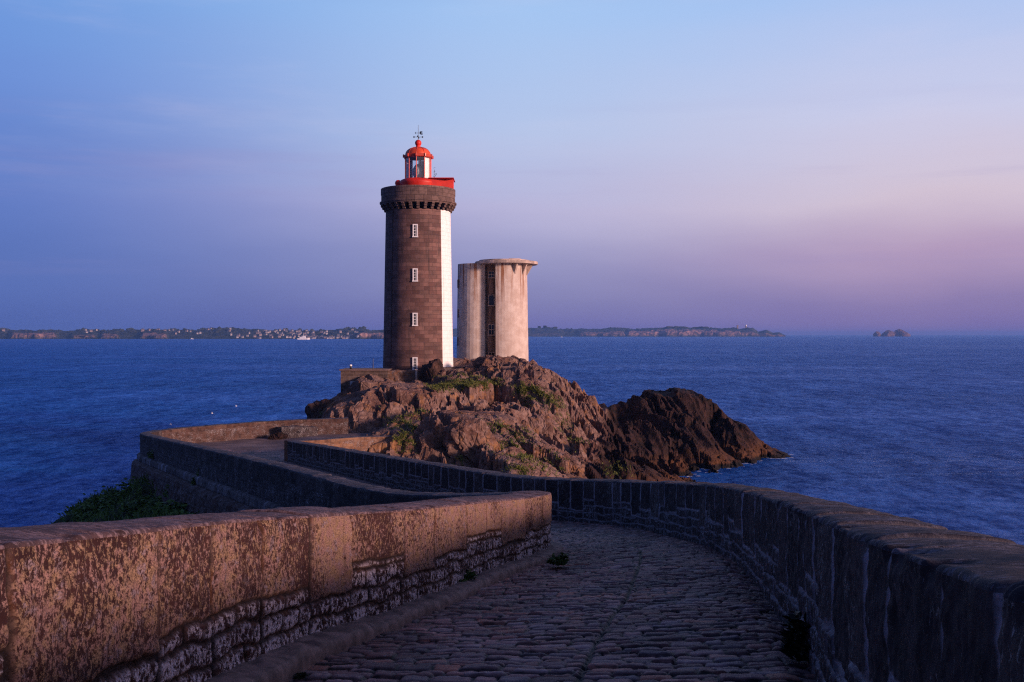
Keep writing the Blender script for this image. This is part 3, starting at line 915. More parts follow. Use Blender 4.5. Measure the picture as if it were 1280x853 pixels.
def rock_offset(x, y):
    th = R(28)
    u = x * math.cos(th) + y * math.sin(th); v_ = -x * math.sin(th) + y * math.cos(th)
    wx = fbm(x * .22, y * .22, 3, 5) * 2.2; wy = fbm(x * .22, y * .22, 3, 6) * 2.2
    t = 0
    for (sc, amp, tl, cr, sd_, an) in ((5.2, 1.15, .80, .95, 1, 1.7), (2.1, .34, .55, .36, 2, 1.5), (.85, .11, .42, .12, 3, 1.3)):
        f1, f2, bx, by, cx, cy = worley((u + wx) / sc, (v_ + wy) / (sc * an), sd_ * 31)
        hh = (h2(bx, by, sd_) - .5) * amp * 1.3
        hh += cx * sc * (h2(bx, by, sd_ + 40) - .5) * tl + cy * sc * an * (h2(bx, by, sd_ + 41) - .5) * tl
        hh -= (1 - sstep(0, .14, f2 - f1)) * cr
        t = t + hh
    # dipping beds: gentle backs to the right, sharp risers to the left
    for (per, amp, an, sd_) in ((2.3, .62, R(-24), 3), (.95, .15, R(-30), 4)):
        q_ = (x * math.cos(an) - y * math.sin(an) * .55 + fbm(x * .3, y * .3, 4, 40 + sd_) * 2.0 * per) / per
        kk = np.floor(q_); fr_ = q_ - kk
        t = t + amp * (.5 + h2(kk, kk * 0, sd_)) * (sstep(0, .07, fr_) * (1 - fr_) - .4)
    t = t + fbm(x * 1.1, y * 1.1, 5, 9, .55) * .13
    return t


def ground_z(x, y, rocky=True):
    x = np.asarray(x, float); y = np.asarray(y, float)
    b = base_height(x, y)
    pd = path_dist(x, y)
    a = sstep(3.5, 7.0, pd)
    inpl = np.clip(1 - np.sqrt(((x + 17) / 8.5) ** 2 + ((y - 69) / 7.5) ** 2), 0, 1)   # platform
    a = a * (1 - sstep(0.0, .25, inpl))
    near_lh = 1 - sstep(4.2, 7.0, np.hypot(x + 9.6, y - 103))
    a = a * (1 - .8 * near_lh) * (1 + .15 * darkness(x, y)) * (1 - sstep(-15, -19, x) * sstep(68, 62, y) * .8)
    far = sstep(50, 60, y)
    ro = rock_offset(x, y)
    up = np.maximum(ro - .35, 0)
    ro = np.where(ro > .35, .35 + up / (1 + up * (.9 + 2.2 * darkness(x, y))), ro)
    z = b + ro * a * (.25 + .75 * far)
    dk = darkness(x, y)
    # the sea cliffs are cut into steep ribs
    rib = np.abs(fbm(x * .40 + y * .16, y * .07, 4, 77)) * 3.4
    z += dk * far * a * (.95 - rib * .85) * sstep(-.5, 2.0, b)
    cap = np.interp(x, [7.5, 9.5, 11.5, 13, 17, 20.3, 22, 24.5, 27, 30, 33], [9, 5.3, 6.3, 6.75, 6.6, 6.5, 5.6, 3.6, 1.8, .4, -1]) + fbm(x * .9, y * .25, 4, 70) * .55 + (h2(np.floor(x * .62 + .2 * fbm(x, y, 2, 5)), y * 0, 44) - .5) * .6
    z = np.where((x > 7.5) & (z > cap - .5), cap - .5 + np.minimum(.5 * (1 - np.exp(-(z - cap + .5) / .5)), .5), z)
    # the bed of the causeway stays under its paving
    near = pd < 5.2
    if near.any():
        pts = mid[::12]
        xs, ys = x[near], y[near]
        k = np.argmin((xs[:, None] - pts[None, :, 0]) ** 2 + (ys[:, None] - pts[None, :, 1]) ** 2, axis=1)
        z[near] = np.minimum(z[near], pts[k, 2] - 1.0)
    return z


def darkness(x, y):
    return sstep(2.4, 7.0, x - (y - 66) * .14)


# rocky islet, fine
gx = np.linspace(-34, 44, 640); gy = np.linspace(56, 130, 540)
GX, GY = np.meshgrid(gx, gy, indexing='ij')
GZ = ground_z(GX, GY)
V = np.stack([GX + fbm(GX * .8, GY * .8, 3, 91) * .25, GY + fbm(GX * .8, GY * .8, 3, 92) * .25, GZ], 2)
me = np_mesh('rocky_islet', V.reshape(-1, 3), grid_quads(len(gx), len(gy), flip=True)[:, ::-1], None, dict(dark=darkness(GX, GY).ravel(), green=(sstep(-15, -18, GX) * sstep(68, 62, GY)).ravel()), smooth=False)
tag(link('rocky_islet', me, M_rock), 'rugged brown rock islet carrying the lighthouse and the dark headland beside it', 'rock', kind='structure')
hx = np.linspace(-46, 24, 150); hy = np.linspace(-26, 57.5, 170)
HX, HY = np.meshgrid(hx, hy, indexing='ij')
HZ = ground_z(HX, HY)
me = np_mesh('ground', np.stack([HX, HY, HZ], 2).reshape(-1, 3), grid_quads(len(hx), len(hy)), None, None)
tag(link('ground', me, M_bank), 'green coastal bank dropping from the causeway to the sea', 'ground', kind='structure')


def zat(x, y):
    return float(ground_z(np.array([x]), np.array([y]))[0])


def on_ray(px, py, Y0=55, Y1=118):
    """first point of the terrain seen through a photo pixel"""
    Ys = np.linspace(Y0, Y1, 420)
    X_ = (px - 640) / F * Ys; Zr = EYE - (py - HOR) / F * Ys
    gz = ground_z(X_, Ys)
    k = np.argmax(gz >= Zr)
    if gz[k] < Zr[k]: return None
    return (X_[k], Ys[k], gz[k])


# ------------------------------------------------------------------ sea
M_sea, g = material('sea_water')
v = g.n('ShaderNodeNewGeometry').outputs['Position']
big = g.noise(g.map(v, (.0030, .014, 1)), 1.0, 5, 0.6)
wn = g.noise(g.map(v, (.30, .62, 1), rot=(0, 0, R(14))), 1.0, 10, 0.68, 0.4)
wn1 = g.noise(g.map(v, (.09, .20, 1), rot=(0, 0, R(-10))), 1.0, 6, 0.62, 0.3)
wn2 = g.noise(g.map(v, (.022, .06, 1), rot=(0, 0, R(6))), 1.0, 5, 0.6)
h = g.math('ADD', g.math('ADD', wn, g.math('MULTIPLY', wn1, 1.9)), g.math('MULTIPLY', wn2, 4.2))
st = g.math('ADD', 0.40, g.math('MULTIPLY', g.ss(big, 0.36, 0.60), 0.60))
bn = g.n('ShaderNodeBump', {'Height': h, 'Strength': st, 'Distance': 2.3}).outputs[0]
# noise patches paint light and dark wave faces into colour and reflectance
def wave_tone(sx, sy, ang, det): return g.noise(g.map(v, (sx, sy, 1), rot=(0, 0, R(ang))), 1.0, det, 0.66, 0.35)
rp = g.math('ADD', g.math('MULTIPLY', wave_tone(2.6, 1.7, 12, 5), .25), g.math('MULTIPLY', wave_tone(.95, .50, -4, 6), .30))
rp = g.math('ADD', rp, g.math('MULTIPLY', wave_tone(.34, .12, -7, 6), .27))
rp = g.math('ADD', rp, g.math('MULTIPLY', wave_tone(.10, .024, 5, 7), .18))
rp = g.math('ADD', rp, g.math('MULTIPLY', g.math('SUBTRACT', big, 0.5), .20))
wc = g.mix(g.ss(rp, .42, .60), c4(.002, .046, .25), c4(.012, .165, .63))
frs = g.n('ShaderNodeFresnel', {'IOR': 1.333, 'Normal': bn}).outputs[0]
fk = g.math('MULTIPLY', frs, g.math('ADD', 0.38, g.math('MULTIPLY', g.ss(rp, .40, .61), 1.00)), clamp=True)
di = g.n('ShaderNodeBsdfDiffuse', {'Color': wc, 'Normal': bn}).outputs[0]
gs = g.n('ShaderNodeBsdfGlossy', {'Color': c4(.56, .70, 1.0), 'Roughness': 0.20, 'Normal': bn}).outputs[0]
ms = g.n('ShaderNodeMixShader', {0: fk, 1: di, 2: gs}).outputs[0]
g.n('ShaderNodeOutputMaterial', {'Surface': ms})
ny = np.concatenate([np.linspace(-600, 300, 40), np.geomspace(320, 13300, 60)])
nx = np.concatenate([-np.geomspace(11500, 60, 40), np.linspace(-50, 50, 11), np.geomspace(60, 11500, 40)])
SX, SY = np.meshgrid(nx, ny, indexing='ij')
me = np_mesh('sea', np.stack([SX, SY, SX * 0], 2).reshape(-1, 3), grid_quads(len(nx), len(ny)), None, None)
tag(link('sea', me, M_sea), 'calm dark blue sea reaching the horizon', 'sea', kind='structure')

M_foam = simple('sea_foam_white', (.78, .80, .84), .8, .1, 3.0, bump=.2)
rgf = np.random.default_rng(12)
fm = bmesh.new()
edge_ = (GZ[:-1, :-1] < 0.03) & ((GZ[1:, :-1] >= 0.03) | (GZ[:-1, 1:] >= 0.03) | (GZ[1:, 1:] >= 0.03))
for i_, j_ in zip(*np.nonzero(edge_)):
    x_, y_ = GX[i_, j_], GY[i_, j_]
    if x_ < 9 or y_ > 112 or rgf.random() > .22: continue
    for _ in range(2):
        cx_, cy_ = x_ + rgf.normal() * .22 + .1, y_ + rgf.normal() * .25 - .2
        r_ = rgf.uniform(.04, .17)
        k_ = [fm.verts.new((cx_ + r_ * rgf.uniform(.5, 1.3) * math.cos(t_) * 1.5, cy_ + r_ * rgf.uniform(.5, 1.3) * math.sin(t_), .012 + .004 * rgf.random())) for t_ in np.linspace(0, 2 * math.pi, 7)[:-1]]
        fm.faces.new(k_)
me = bpy.data.meshes.new('foam'); fm.to_mesh(me); fm.free()
tag(link('foam', me, M_foam), 'thin white foam where the sea washes the dark headland', 'foam', kind='stuff')

# haze
mh, g = material('sea_haze')
pv = g.n('ShaderNodeVolumePrincipled', {'Color': c4(.20, .42, 1.0), 'Density': 0.00010, 'Anisotropy': 0.0})
g.n('ShaderNodeOutputMaterial', {'Volume': pv.outputs[0]})
b = MB(); b.box((0, 6350, 18), (23400, 14100, 48))
hz = b.build('haze', mh)
tag(hz, 'thin bluish evening haze over the sea', 'haze', kind='stuff')

# ------------------------------------------------------------------ lighthouse
LHY = 103.0
LX = (522.8 - 640) / F * LHY
def zl(py, r=0.0): return EYE - (py - HOR) / F * (LHY - r)
ZB = 8.2
lh = empty('lighthouse', (LX, LHY, ZB))
tag(lh, 'tall brown granite lighthouse with a white painted side and red lantern', 'lighthouse')
PXM = LHY / F   # metres per photo pixel
UPV = None


def stone_tower_material():
    m, g = material('lighthouse_granite')
    o = g.n('ShaderNodeTexCoord').outputs['Object']
    s = g.n('ShaderNodeSeparateXYZ', {0: o})
    ang = g.math('ARCTAN2', s.outputs[0], g.math('MULTIPLY', s.outputs[1], -1.0))     # 0 faces the causeway, + to the right
    u = g.math('MULTIPLY', ang, 3.5)
    uv = g.n('ShaderNodeCombineXYZ', {0: u, 1: s.outputs[2], 2: 0.0}).outputs[0]
    br = g.n('ShaderNodeTexBrick', {'Vector': uv, 'Color1': c4(.135, .068, .060), 'Color2': c4(.245, .138, .118), 'Mortar': c4(.085, .046, .043), 'Scale': 1.0,
                                    'Mortar Size': 0.018, 'Mortar Smooth': 0.4, 'Bias': -0.1, 'Brick Width': 0.92, 'Row Height': 0.40}, offset=0.5)
    br2 = g.n('ShaderNodeTexBrick', {'Vector': g.map(uv, loc=(.3, 0, 0)), 'Color1': c4(.6, .6, .6), 'Color2': c4(1.25, 1.2, 1.15), 'Mortar': c4(1, 1, 1), 'Scale': 1.0,
                                     'Mortar Size': 0.0, 'Brick Width': 1.84, 'Row Height': 0.80}, offset=0.37)
    c = g.mix(0.7, br.outputs[0], br2.outputs[0], 'MULTIPLY')
    nz = g.noise(uv, 1.3, 6, 0.65)
    c = g.mix(g.ss(nz, 0.4, 0.68), c, g.mix(0.5, c, c4(.06, .042, .04)))
    streak = g.noise(g.map(uv, (1.6, .12, 1)), 1.0, 5, 0.6)
    c = g.mix(g.math('MULTIPLY', g.ss(streak, 0.54, 0.66), 0.6), c, c4(.055, .04, .038))
    nf = g.noise(uv, 5.0, 5, 0.7)
    c = g.mix(g.math('MULTIPLY', g.ss(nf, 0.56, 0.7), 0.4), c, c4(.24, .18, .15))
    hh = g.math('ADD', g.math('MULTIPLY', br.outputs['Fac'], -0.6), nf)
    # the white painted sector is real paint on the stone
    sec = g.math('MULTIPLY', g.ss(ang, R(48.2), R(48.7)), g.ss(ang, R(176), R(175)))
    wp = g.mix(g.ss(g.noise(uv, 2.0, 5, .6), .35, .7), c4(.86, .83, .80), c4(.93, .91, .89))
    wp = g.mix(g.math('MULTIPLY', br.outputs['Fac'], .35), wp, c4(.55, .50, .47))
    wp = g.mix(g.math('MULTIPLY', g.ss(g.noise(g.map(uv, (3.0, .16, 1), loc=(2, 5, 0)), 1.0, 6, .65), .56, .70), .35), wp, c4(.50, .36, .28))
    c2 = g.mix(sec, c, wp)
    g.out(c2, 0.85, g.bump(hh, 0.5, 0.04), 0.25)
    return m


M_tower = stone_tower_material()
M_trim, g = material('lighthouse_trim_granite')
o = g.n('ShaderNodeTexCoord').outputs['Object']
s = g.n('ShaderNodeSeparateXYZ', {0: o})
ang = g.math('ARCTAN2', s.outputs[0], g.math('MULTIPLY', s.outputs[1], -1.0))
uv = g.n('ShaderNodeCombineXYZ', {0: g.math('MULTIPLY', ang, 3.8), 1: s.outputs[2], 2: 0.0}).outputs[0]
br = g.n('ShaderNodeTexBrick', {'Vector': uv, 'Color1': c4(.120, .075, .066), 'Color2': c4(.21, .135, .115), 'Mortar': c4(.05, .034, .03), 'Scale': 1.0, 'Mortar Size': 0.02, 'Brick Width': 0.85, 'Row Height': 0.78})
c = g.mix(g.ss(g.noise(uv, 2.2, 6, .65), .42, .66), br.outputs[0], g.mix(.55, br.outputs[0], c4(.05, .036, .034)))
g.out(c, 0.88, g.bump(g.noise(uv, 7, 5, .7), .5, .03), 0.2)
M_red = simple('red_paint', (.62, .026, .012), 0.48, 0.18, 1.1, spec=0.4, bump=0.15)
M_dome = simple('orange_red_paint', (.66, .075, .022), 0.50, 0.22, 1.6, spec=0.4, bump=0.15)
M_reddark = simple('dark_red_paint', (.50, .045, .018), 0.4, 0.12, 2.0, spec=0.5, bump=0.05)
M_white = simple('white_paint', (.84, .83, .82), 0.5, 0.05, 3.0, spec=0.4, bump=0.05)
M_black = simple('dark_iron', (.02, .02, .024), 0.5, 0.2, 5.0, metal=0.0)
M_darkpane, g = material('window_glass')
g.out(c4(.012, .013, .018), 0.06, None, 0.6)
M_glass, g = material('lantern_glass')
fr = g.n('ShaderNodeFresnel', {'IOR': 1.45}).outputs[0]
tr = g.n('ShaderNodeBsdfTransparent', {'Color': c4(.90, .94, .96)}).outputs[0]
gl = g.n('ShaderNodeBsdfGlossy', {'Color': c4(1, 1, 1), 'Roughness': 0.03}).outputs[0]
mxs = g.n('ShaderNodeMixShader', {0: g.math('ADD', fr, 0.05), 1: tr, 2: gl}).outputs[0]
g.n('ShaderNodeOutputMaterial', {'Surface': mxs})
M_lens, g = material('fresnel_lens_glass')
o = g.n('ShaderNodeTexCoord').outputs['Object']
zc = g.n('ShaderNodeSeparateXYZ', {0: o}).outputs[2]
ringz = g.math('PINGPONG', g.math('MULTIPLY', zc, 14.0), 1.0)
g.out(g.mix(ringz, c4(.34, .35, .31), c4(.70, .70, .63)), 0.25, None, 0.6)

# tower shaft
b = MB()
prof = []
zt = zl(260.5, 3.4) - ZB
for i in range(25):
    f_ = i / 24
    # a straight batter with a slight flare at the foot
    r = 3.64 + (3.33 - 3.64) * f_ + 0.05 * max(0, 1 - f_ * 6) ** 2
    prof.append((r, f_ * zt))
b.lathe(prof, 96)
b.build('tower', M_tower, lh)


def rad(z): return 3.64 + (3.33 - 3.64) * (z / zt)


def surf(ang_deg, z, r):
    a = R(ang_deg)
    return (r * math.sin(a), -r * math.cos(a), z)


# gallery: corbels, cornice, parapet
zc0 = zl(260.5, 3.4) - ZB
zc1 = zl(250.5, 3.9) - ZB
cb = MB()
# stepped bracket, built facing -Y at the tower face
cb.box((0, -.10, .12), (.30, .22, .26), bev=.02)
cb.box((0, -.20, .37), (.30, .42, .25), bev=.02)
cb.box((0, -.27, .60), (.30, .56, .24), bev=.02)
cm = bpy.data.meshes.new('corbel'); bmesh.ops.recalc_face_normals(cb.bm, faces=cb.bm.faces); cb.bm.to_mesh(cm); cb.bm.free()
cm.materials.append(M_trim)
for k in range(30):
    a = k * 12 + 5
    o = bpy.data.objects.new('corbel', cm); COL.objects.link(o); o.parent = lh
    o.location = surf(a, zc0, 3.30); o.rotation_euler = (0, 0, R(a))
b = MB()
b.lathe([(3.2, zc1 - .10), (3.86, zc1 - .10), (3.86, zc1 + .02), (3.96, zc1 + .06), (3.96, zc1 + .20), (3.82, zc1 + .24), (3.3, zc1 + .24)], 96, smooth=False)
b.build('cornice', M_trim, lh)
zp0, zp1 = zc1 + .24, zl(231, 3.84) - ZB
b = MB()
b.lathe([(3.55, zp0), (3.80, zp0), (3.80, zp1 - .60), (3.84, zp1 - .60), (3.84, zp1), (3.45, zp1), (3.45, zp0 + .05), (0.02, zp0 + .05)], 96, smooth=False)
b.build('parapet', M_trim, lh)

# red lantern base and screen
zr0, zr1 = zp0 + .05, zl(221.5, 1.6) - ZB
rb = 23.5 * PXM
b = MB()
b.lathe([(rb * .92, zr0), (rb, zr0 + .2), (rb, zr1 - .62), (rb * 1.03, zr1 - .50), (rb * 1.02, zr1 - .34), (rb * .94, zr1 - .16), (rb * .80, zr1 - .04), (1.36, zr1), (0.05, zr1)], 64)
b.build('lantern_base', M_red, lh)
b = MB()
b.ball((-rb - .10, -.25, zr1 - .42), .34, (1, .8, 1))
b.tube((-rb - .10, -.25, zr0), (-rb - .10, -.25, zr1 - .42), .27, .27, 14)
b.build('vent_pod', M_red, lh)
# red screen along the right-hand side of the gallery
b = MB()
b.poly_prism([(1.2, -1.35), (3.66, -.85), (3.66, .55), (1.2, 1.35)], zr0, zl(224.3, .8) - ZB)
b.box((2.45, -.1, zl(224.3, .8) - ZB + .035), (2.62, 2.9, .07), bev=.015)
b.build('red_screen', M_red, lh)

# lantern room
zg0, zg1 = zr1, zl(198.5) - ZB
rg_ = 16.2 * PXM
N8 = 10
b = MB()
tw = R(-90 - 18 + 15)
for k in range(N8):
    a = tw + k * 2 * math.pi / N8
    b.tube((rg_ * math.cos(a), rg_ * math.sin(a), zg0 - .02), (rg_ * math.cos(a), rg_ * math.sin(a), zg1 + .02), .050, n=6)
b.build('lantern_frame', M_red, lh)
b = MB()
b.lathe([(rg_ * .985, zg0 + .02), (rg_ * .985, zg1 - .02)], N8, twist=tw, smooth=False)
b.build('lantern_glazing', M_glass, lh)
b = MB()
b.lathe([(rg_ * .94, zg0 + .03), (rg_ * .94, zg1 - .05)], 5, a0=R(-52), a1=R(95), smooth=True)
b.lathe([(rg_ * .90, zg1 - .05), (rg_ * .90, zg0 + .03)], 5, a0=R(-52), a1=R(95), smooth=True)
b.build('white_screen', M_white, lh)
b = MB()
b.lathe([(.30, zg0 - .02), (.44, zg0 + .12), (.50, zg0 + .35), (.62, zg0 + .55), (.62, zg0 + .95), (.50, zg0 + 1.20), (.30, zg0 + 1.48), (.10, zg0 + 1.58), (.02, zg0 + 1.6)], 28)
b.build('lens', M_lens, lh)

# dome with gutter, ribs, ball finial
zd0, zd1 = zg1, zl(184.5) - ZB
rd = 17.2 * PXM
b = MB()
b.lathe([(rg_ * .9, zd0), (rd * 1.03, zd0 + .02), (rd * 1.06, zd0 + .10), (rd * 1.06, zd0 + .28), (rd * .96, zd0 + .34)], N8, twist=tw, smooth=False)
for k in range(N8):
    a = tw + k * 2 * math.pi / N8
    b.box((rd * 1.07 * math.cos(a), rd * 1.07 * math.sin(a), zd0 + .19), (.16, .16, .34), a, bev=.03)
b.build('gutter', M_reddark, lh)
b = MB()
dp = []
hd = zd1 - (zd0 + .30)
for i in range(13):
    a = math.pi / 2 * i / 12
    dp.append((max(.26, rd * .93 * math.cos(a) ** .85), zd0 + .30 + hd * math.sin(a)))
b.lathe(dp, 40)
dome = b.build('dome', M_dome, lh)
for k in range(N8):
    b = MB()
    a = tw + k * 2 * math.pi / N8
    for i in range(11):
        (r0, z0), (r1, z1) = dp[i], dp[i + 1]
        b.tube((r0 * math.cos(a), r0 * math.sin(a), z0), (r1 * math.cos(a), r1 * math.sin(a), z1), .035, n=5, caps=False)
    b.build('dome_rib', M_reddark, dome)
b = MB()
b.lathe([(.30, zd1 - .12), (.24, zd1 + .05), (.24, zd1 + .22), (.29, zd1 + .28)], 20)
b.ball((0, 0, zl(179) - ZB), .34, (1, 1, 1.0), 20)
b.build('finial', M_red, dome)
# weather vane
vz = zl(174.5) - ZB
vane = MB()
vane.tube((0, 0, vz - .3), (0, 0, zl(156.5) - ZB), .030, .018, 6)
vane.build('vane_rod', M_black, lh)
b = MB()
z1 = zl(171.5) - ZB
b.tube((-.44, 0, z1), (.44, 0, z1), .022, n=5); b.tube((0, -.44, z1), (0, .44, z1), .022, n=5)
for dx_, dy_ in ((-.44, 0), (.44, 0), (0, -.44), (0, .44)): b.ball((dx_, dy_, z1), .085, seg=8)
b.build('compass_arms', M_black, lh)
b = MB()
z2 = zl(166.5) - ZB
b.tube((-.34, 0, z2), (.30, 0, z2), .022, n=5)
b.box((.30, 0, z2 + .10), (.26, .03, .13)); b.box((.34, 0, z2 - .10), (.22, .03, .13)); b.box((.20, 0, z2), (.1, .03, .2))
b.tube((-.34, 0, z2), (-.22, 0, z2 + .12), .02, n=5); b.tube((-.34, 0, z2), (-.22, 0, z2 - .12), .02, n=5)
b.build('wind_arrow', M_black, lh)
b = MB()
b.tube((1.62, -.4, zr1 - .1), (1.72, -.4, zr1 + .95), .02, n=5); b.tube((1.70, -.4, zr1 + .45), (1.92, -.4, zr1 + .55), .02, n=5); b.tube((1.66, -.4, zr1 + .1), (1.95, -.5, zr1 + .5), .018, n=5)
for zz2 in (.25, .7, 1.1): b.tube((1.60, -.4, zr1 + zz2), (1.80, -.4, zr1 + zz2 + .06), .016, n=5)
b.build('aerial', M_black, lh)
b = MB()
prev = None
a = -44
for i in range(25):
    z = i / 24 * zt
    p_ = surf(a, z, rad(z) + .03)
    if prev: b.tube(prev, p_, .028, n=5, caps=False)
    prev = p_
b.build('lightning_conductor', M_black, lh)

# four small windows
def tower_window(parent, ang, zc, wd, ht, r, rows=4):
    a = R(ang)
    base = empty('window', surf(ang, zc, r), a)
    base.parent = parent
    fr = MB()
    t_ = .11
    fr.box((-wd / 2 + t_ / 2, -.03, 0), (t_, .16, ht)); fr.box((wd / 2 - t_ / 2, -.03, 0), (t_, .16, ht))
    fr.box((0, -.03, ht / 2 - t_ / 2), (wd - 2 * t_, .155, t_)); fr.box((0, -.05, -ht / 2 + t_ / 2), (wd + .08, .20, t_))
    for i in range(1, rows): fr.box((0, -.035, -ht / 2 + t_ + (ht - 2 * t_) * i / rows), (wd - 2 * t_, .07, .035))
    fr.box((0, -.04, 0), (.03, .065, ht - 2 * t_))
    fr.build('frame', M_white, base)
    pn = MB(); pn.box((0, -.015, 0), (wd - 2 * t_, .04, ht - 2 * t_))
    pn.build('pane', M_darkpane, base)
for py in (288.5, 344, 399.5, 455):
    z = zl(py, 3.5) - ZB
    tower_window(lh, 0.4, z, .50, 1.32, rad(z) + .02)

# ------------------------------------------------------------------ concrete radar tower
M_conc, g = material('stained_white_concrete')
o = g.n('ShaderNodeTexCoord').outputs['Object']
n1 = g.noise(g.map(o, (1.1, 1.1, .10)), 1.0, 7, 0.65)
n2 = g.noise(o, 1.2, 7, 0.65)
z_ = g.n('ShaderNodeSeparateXYZ', {0: o}).outputs[2]
c = g.mix(g.ss(n2, .35, .68), c4(.50, .395, .335), c4(.63, .535, .47))
c = g.mix(g.math('MULTIPLY', g.ss(n1, .54, .70), .42), c, c4(.34, .215, .16))
c = g.mix(g.math('MULTIPLY', g.math('MULTIPLY', g.ss(g.noise(g.map(o, (2.6, 2.6, .10), loc=(3, 1, 0)), 1.0, 6, .6), .53, .64), g.ss(z_, 7.0, 12.0)), .9), c, c4(.24, .085, .03))
c = g.mix(g.math('MULTIPLY', g.ss(g.noise(o, 7.0, 4, .6), .62, .72), .3), c, c4(.22, .18, .16))
g.out(c, 0.88, g.bump(g.math('ADD', n2, g.math('MULTIPLY', g.noise(o, 9, 5, .7), .4)), .4, .05), .25)
M_concdark, g = material('rust_and_shade_concrete')
o = g.n('ShaderNodeTexCoord').outputs['Object']
n1 = g.noise(g.map(o, (2.0, 2.0, .25)), 1.0, 7, 0.65)
g.out(g.mix(g.ss(n1, .36, .66), c4(.10, .060, .047), c4(.30, .19, .145)), .9, g.bump(n1, .4, .05), .2)  # streaky browns darkened to put the slot's recess shade into the colour
M_slab = simple('roof_concrete', (.44, .34, .29), .85, .35, 1.2, bump=.4)
M_trim_slab = simple('roof_slab_stone', (.17, .11, .095), .85, .3, 2.0, bump=.4)
M_grey = simple('pale_shutter', (.40, .40, .44), .6, .08, 3.0, bump=.1)
RY = 113.0
rx0 = (620 - 640) / F * RY
PM = RY / F
rt = empty('radar_tower', (rx0, RY, 7.8))
tag(rt, 'squat pale stained concrete radar tower with overhanging flat roof, right of the lighthouse', 'tower')
def zr(py): return EYE - (py - HOR) / F * RY - 7.8
def X_(px): return (px - 620) * PM
pts = []
# left drum
cl, rl = X_(596.5), 26.5 * PM
for i in range(17):
    a = R(-180 + i * (180 - 18) / 16)
    pts.append((cl + rl * math.cos(a), rl * math.sin(a) + .6))
ys = .15
left_end = pts[-1]
pts = [p for p in pts if p[0] < X_(607.0) or p[1] > 0]
cr_, rr2 = X_(629.5), 31.5 * PM
arc = []
a_start = math.degrees(math.acos((X_(620.2) - cr_) / rr2))
for i in range(21):
    a = -R(a_start) + (R(a_start) + R(40)) * i / 20
    arc.append((cr_ + rr2 * math.cos(a), rr2 * math.sin(a) - .15))
back = [(cr_ + rr2 * math.cos(R(a)), rr2 * math.sin(R(a)) - .15) for a in (60, 90, 115)] + [(cl + rl * math.cos(R(a)), rl * math.sin(R(a)) + .6) for a in (90, 120, 150)]
foot = pts + [(X_(607.2), ys - 1.1)] + [(X_(620.2), ys - 1.1)] + arc + back
b = MB()
b.poly_prism(foot, 0, zr(330.5), scale_top=.955, c=(X_(614), 0))
for f in b.bm.faces: f.smooth = False
ro = b.build('wall', M_conc, rt)
# slot infill (darker, streaked) stands proud of the recess
ys0 = ys - 1.1
b = MB()
b.box((X_(613.7), ys0 - .02 + .12, zr(330.5) / 2), ((12.0) * PM, .30, zr(330.5) - .1))
b.build('window_bay', M_concdark, rt)
M_bay = M_concdark
for (py0, py1, op) in ((339.5, 348, 0), (369, 382.5, 1), (405.5, 419, 0), (440, 452.5, 0)):
    z0, z1 = zr(py1), zr(py0)
    base = empty('window', (X_(614.6), ys0 - .06, (z0 + z1) / 2)); base.parent = rt
    wd, ht = 7.6 * PM, z1 - z0
    fr = MB(); t_ = .07
    fr.box((-wd / 2 + t_ / 2, 0, 0), (t_, .10, ht)); fr.box((wd / 2 - t_ / 2, 0, 0), (t_, .10, ht))
    fr.box((0, 0, ht / 2 - t_ / 2), (wd - 2 * t_, .095, t_)); fr.box((0, -.05, -ht / 2 - .02), (wd + .16, .24, .10))
    if not op:
        fr.box((0, 0, 0), (wd - 2 * t_, .08, .05)); fr.box((0, -.003, 0), (.05, .08, ht - 2 * t_))
    fr.build('frame', M_slab, base)
    p2 = MB(); p2.box((0, .02, 0), (wd - 2 * t_, .04, ht - 2 * t_)); p2.build('pane', M_darkpane, base)
# small slit windows at the far left edge
for py in (355, 392, 427):
    m_ = MB(); a = R(-180 + 22)
    m_.box((cl + (rl - .10) * math.cos(a), .6 + (rl - .10) * math.sin(a), zr(py)), (.10, .42, .95), a)
    m_.build('slit_window', M_concdark, rt)
# roof slab and drip, thin top disc, brackets on the overhang
rcx, rcr = X_(633), 39.2 * PM
b = MB()
zs = zr(331.5)
b.lathe([(.05, zs - .02), (rcr * .99, zs), (rcr, zs + .02), (rcr, zs + .30), (rcr * .985, zs + .33), (.05, zs + .36)], 72, smooth=False, c=(rcx, -.2, 0))
b.lathe([(rcr * .80, zs + .34), (rcr * .80, zs + .50), (.05, zs + .52)], 72, smooth=False, c=(rcx - .25, -.1, 0))
b.box((rcx + .9, -1.6, zs + .52), (1.3, .9, .16), .2)
b.build('roof_slab', M_slab, rt)
for a in (-62, -38, -14, 10):
    b = MB()
    a_ = R(a)
    n_ = 0.09
    r0, r1 = rr2 * .93, rcr * .95
    dirx, diry = math.cos(a_), math.sin(a_)
    tri = [(r0, zs - 1.25), (r1, zs - .01), (r0, zs - .01)]
    off = (cr_, -.15)
    A_ = [b.bm.verts.new((off[0] + r * dirx - n_ * diry, off[1] + r * diry + n_ * dirx, z)) for r, z in tri]
    B_ = [b.bm.verts.new((off[0] + r * dirx + n_ * diry, off[1] + r * diry - n_ * dirx, z)) for r, z in tri]
    b.bm.faces.new(A_); b.bm.faces.new(B_[::-1])
    for i in range(3): b.bm.faces.new((A_[i], B_[i], B_[(i + 1) % 3], A_[(i + 1) % 3]))
    b.build('bracket', M_slab, rt)

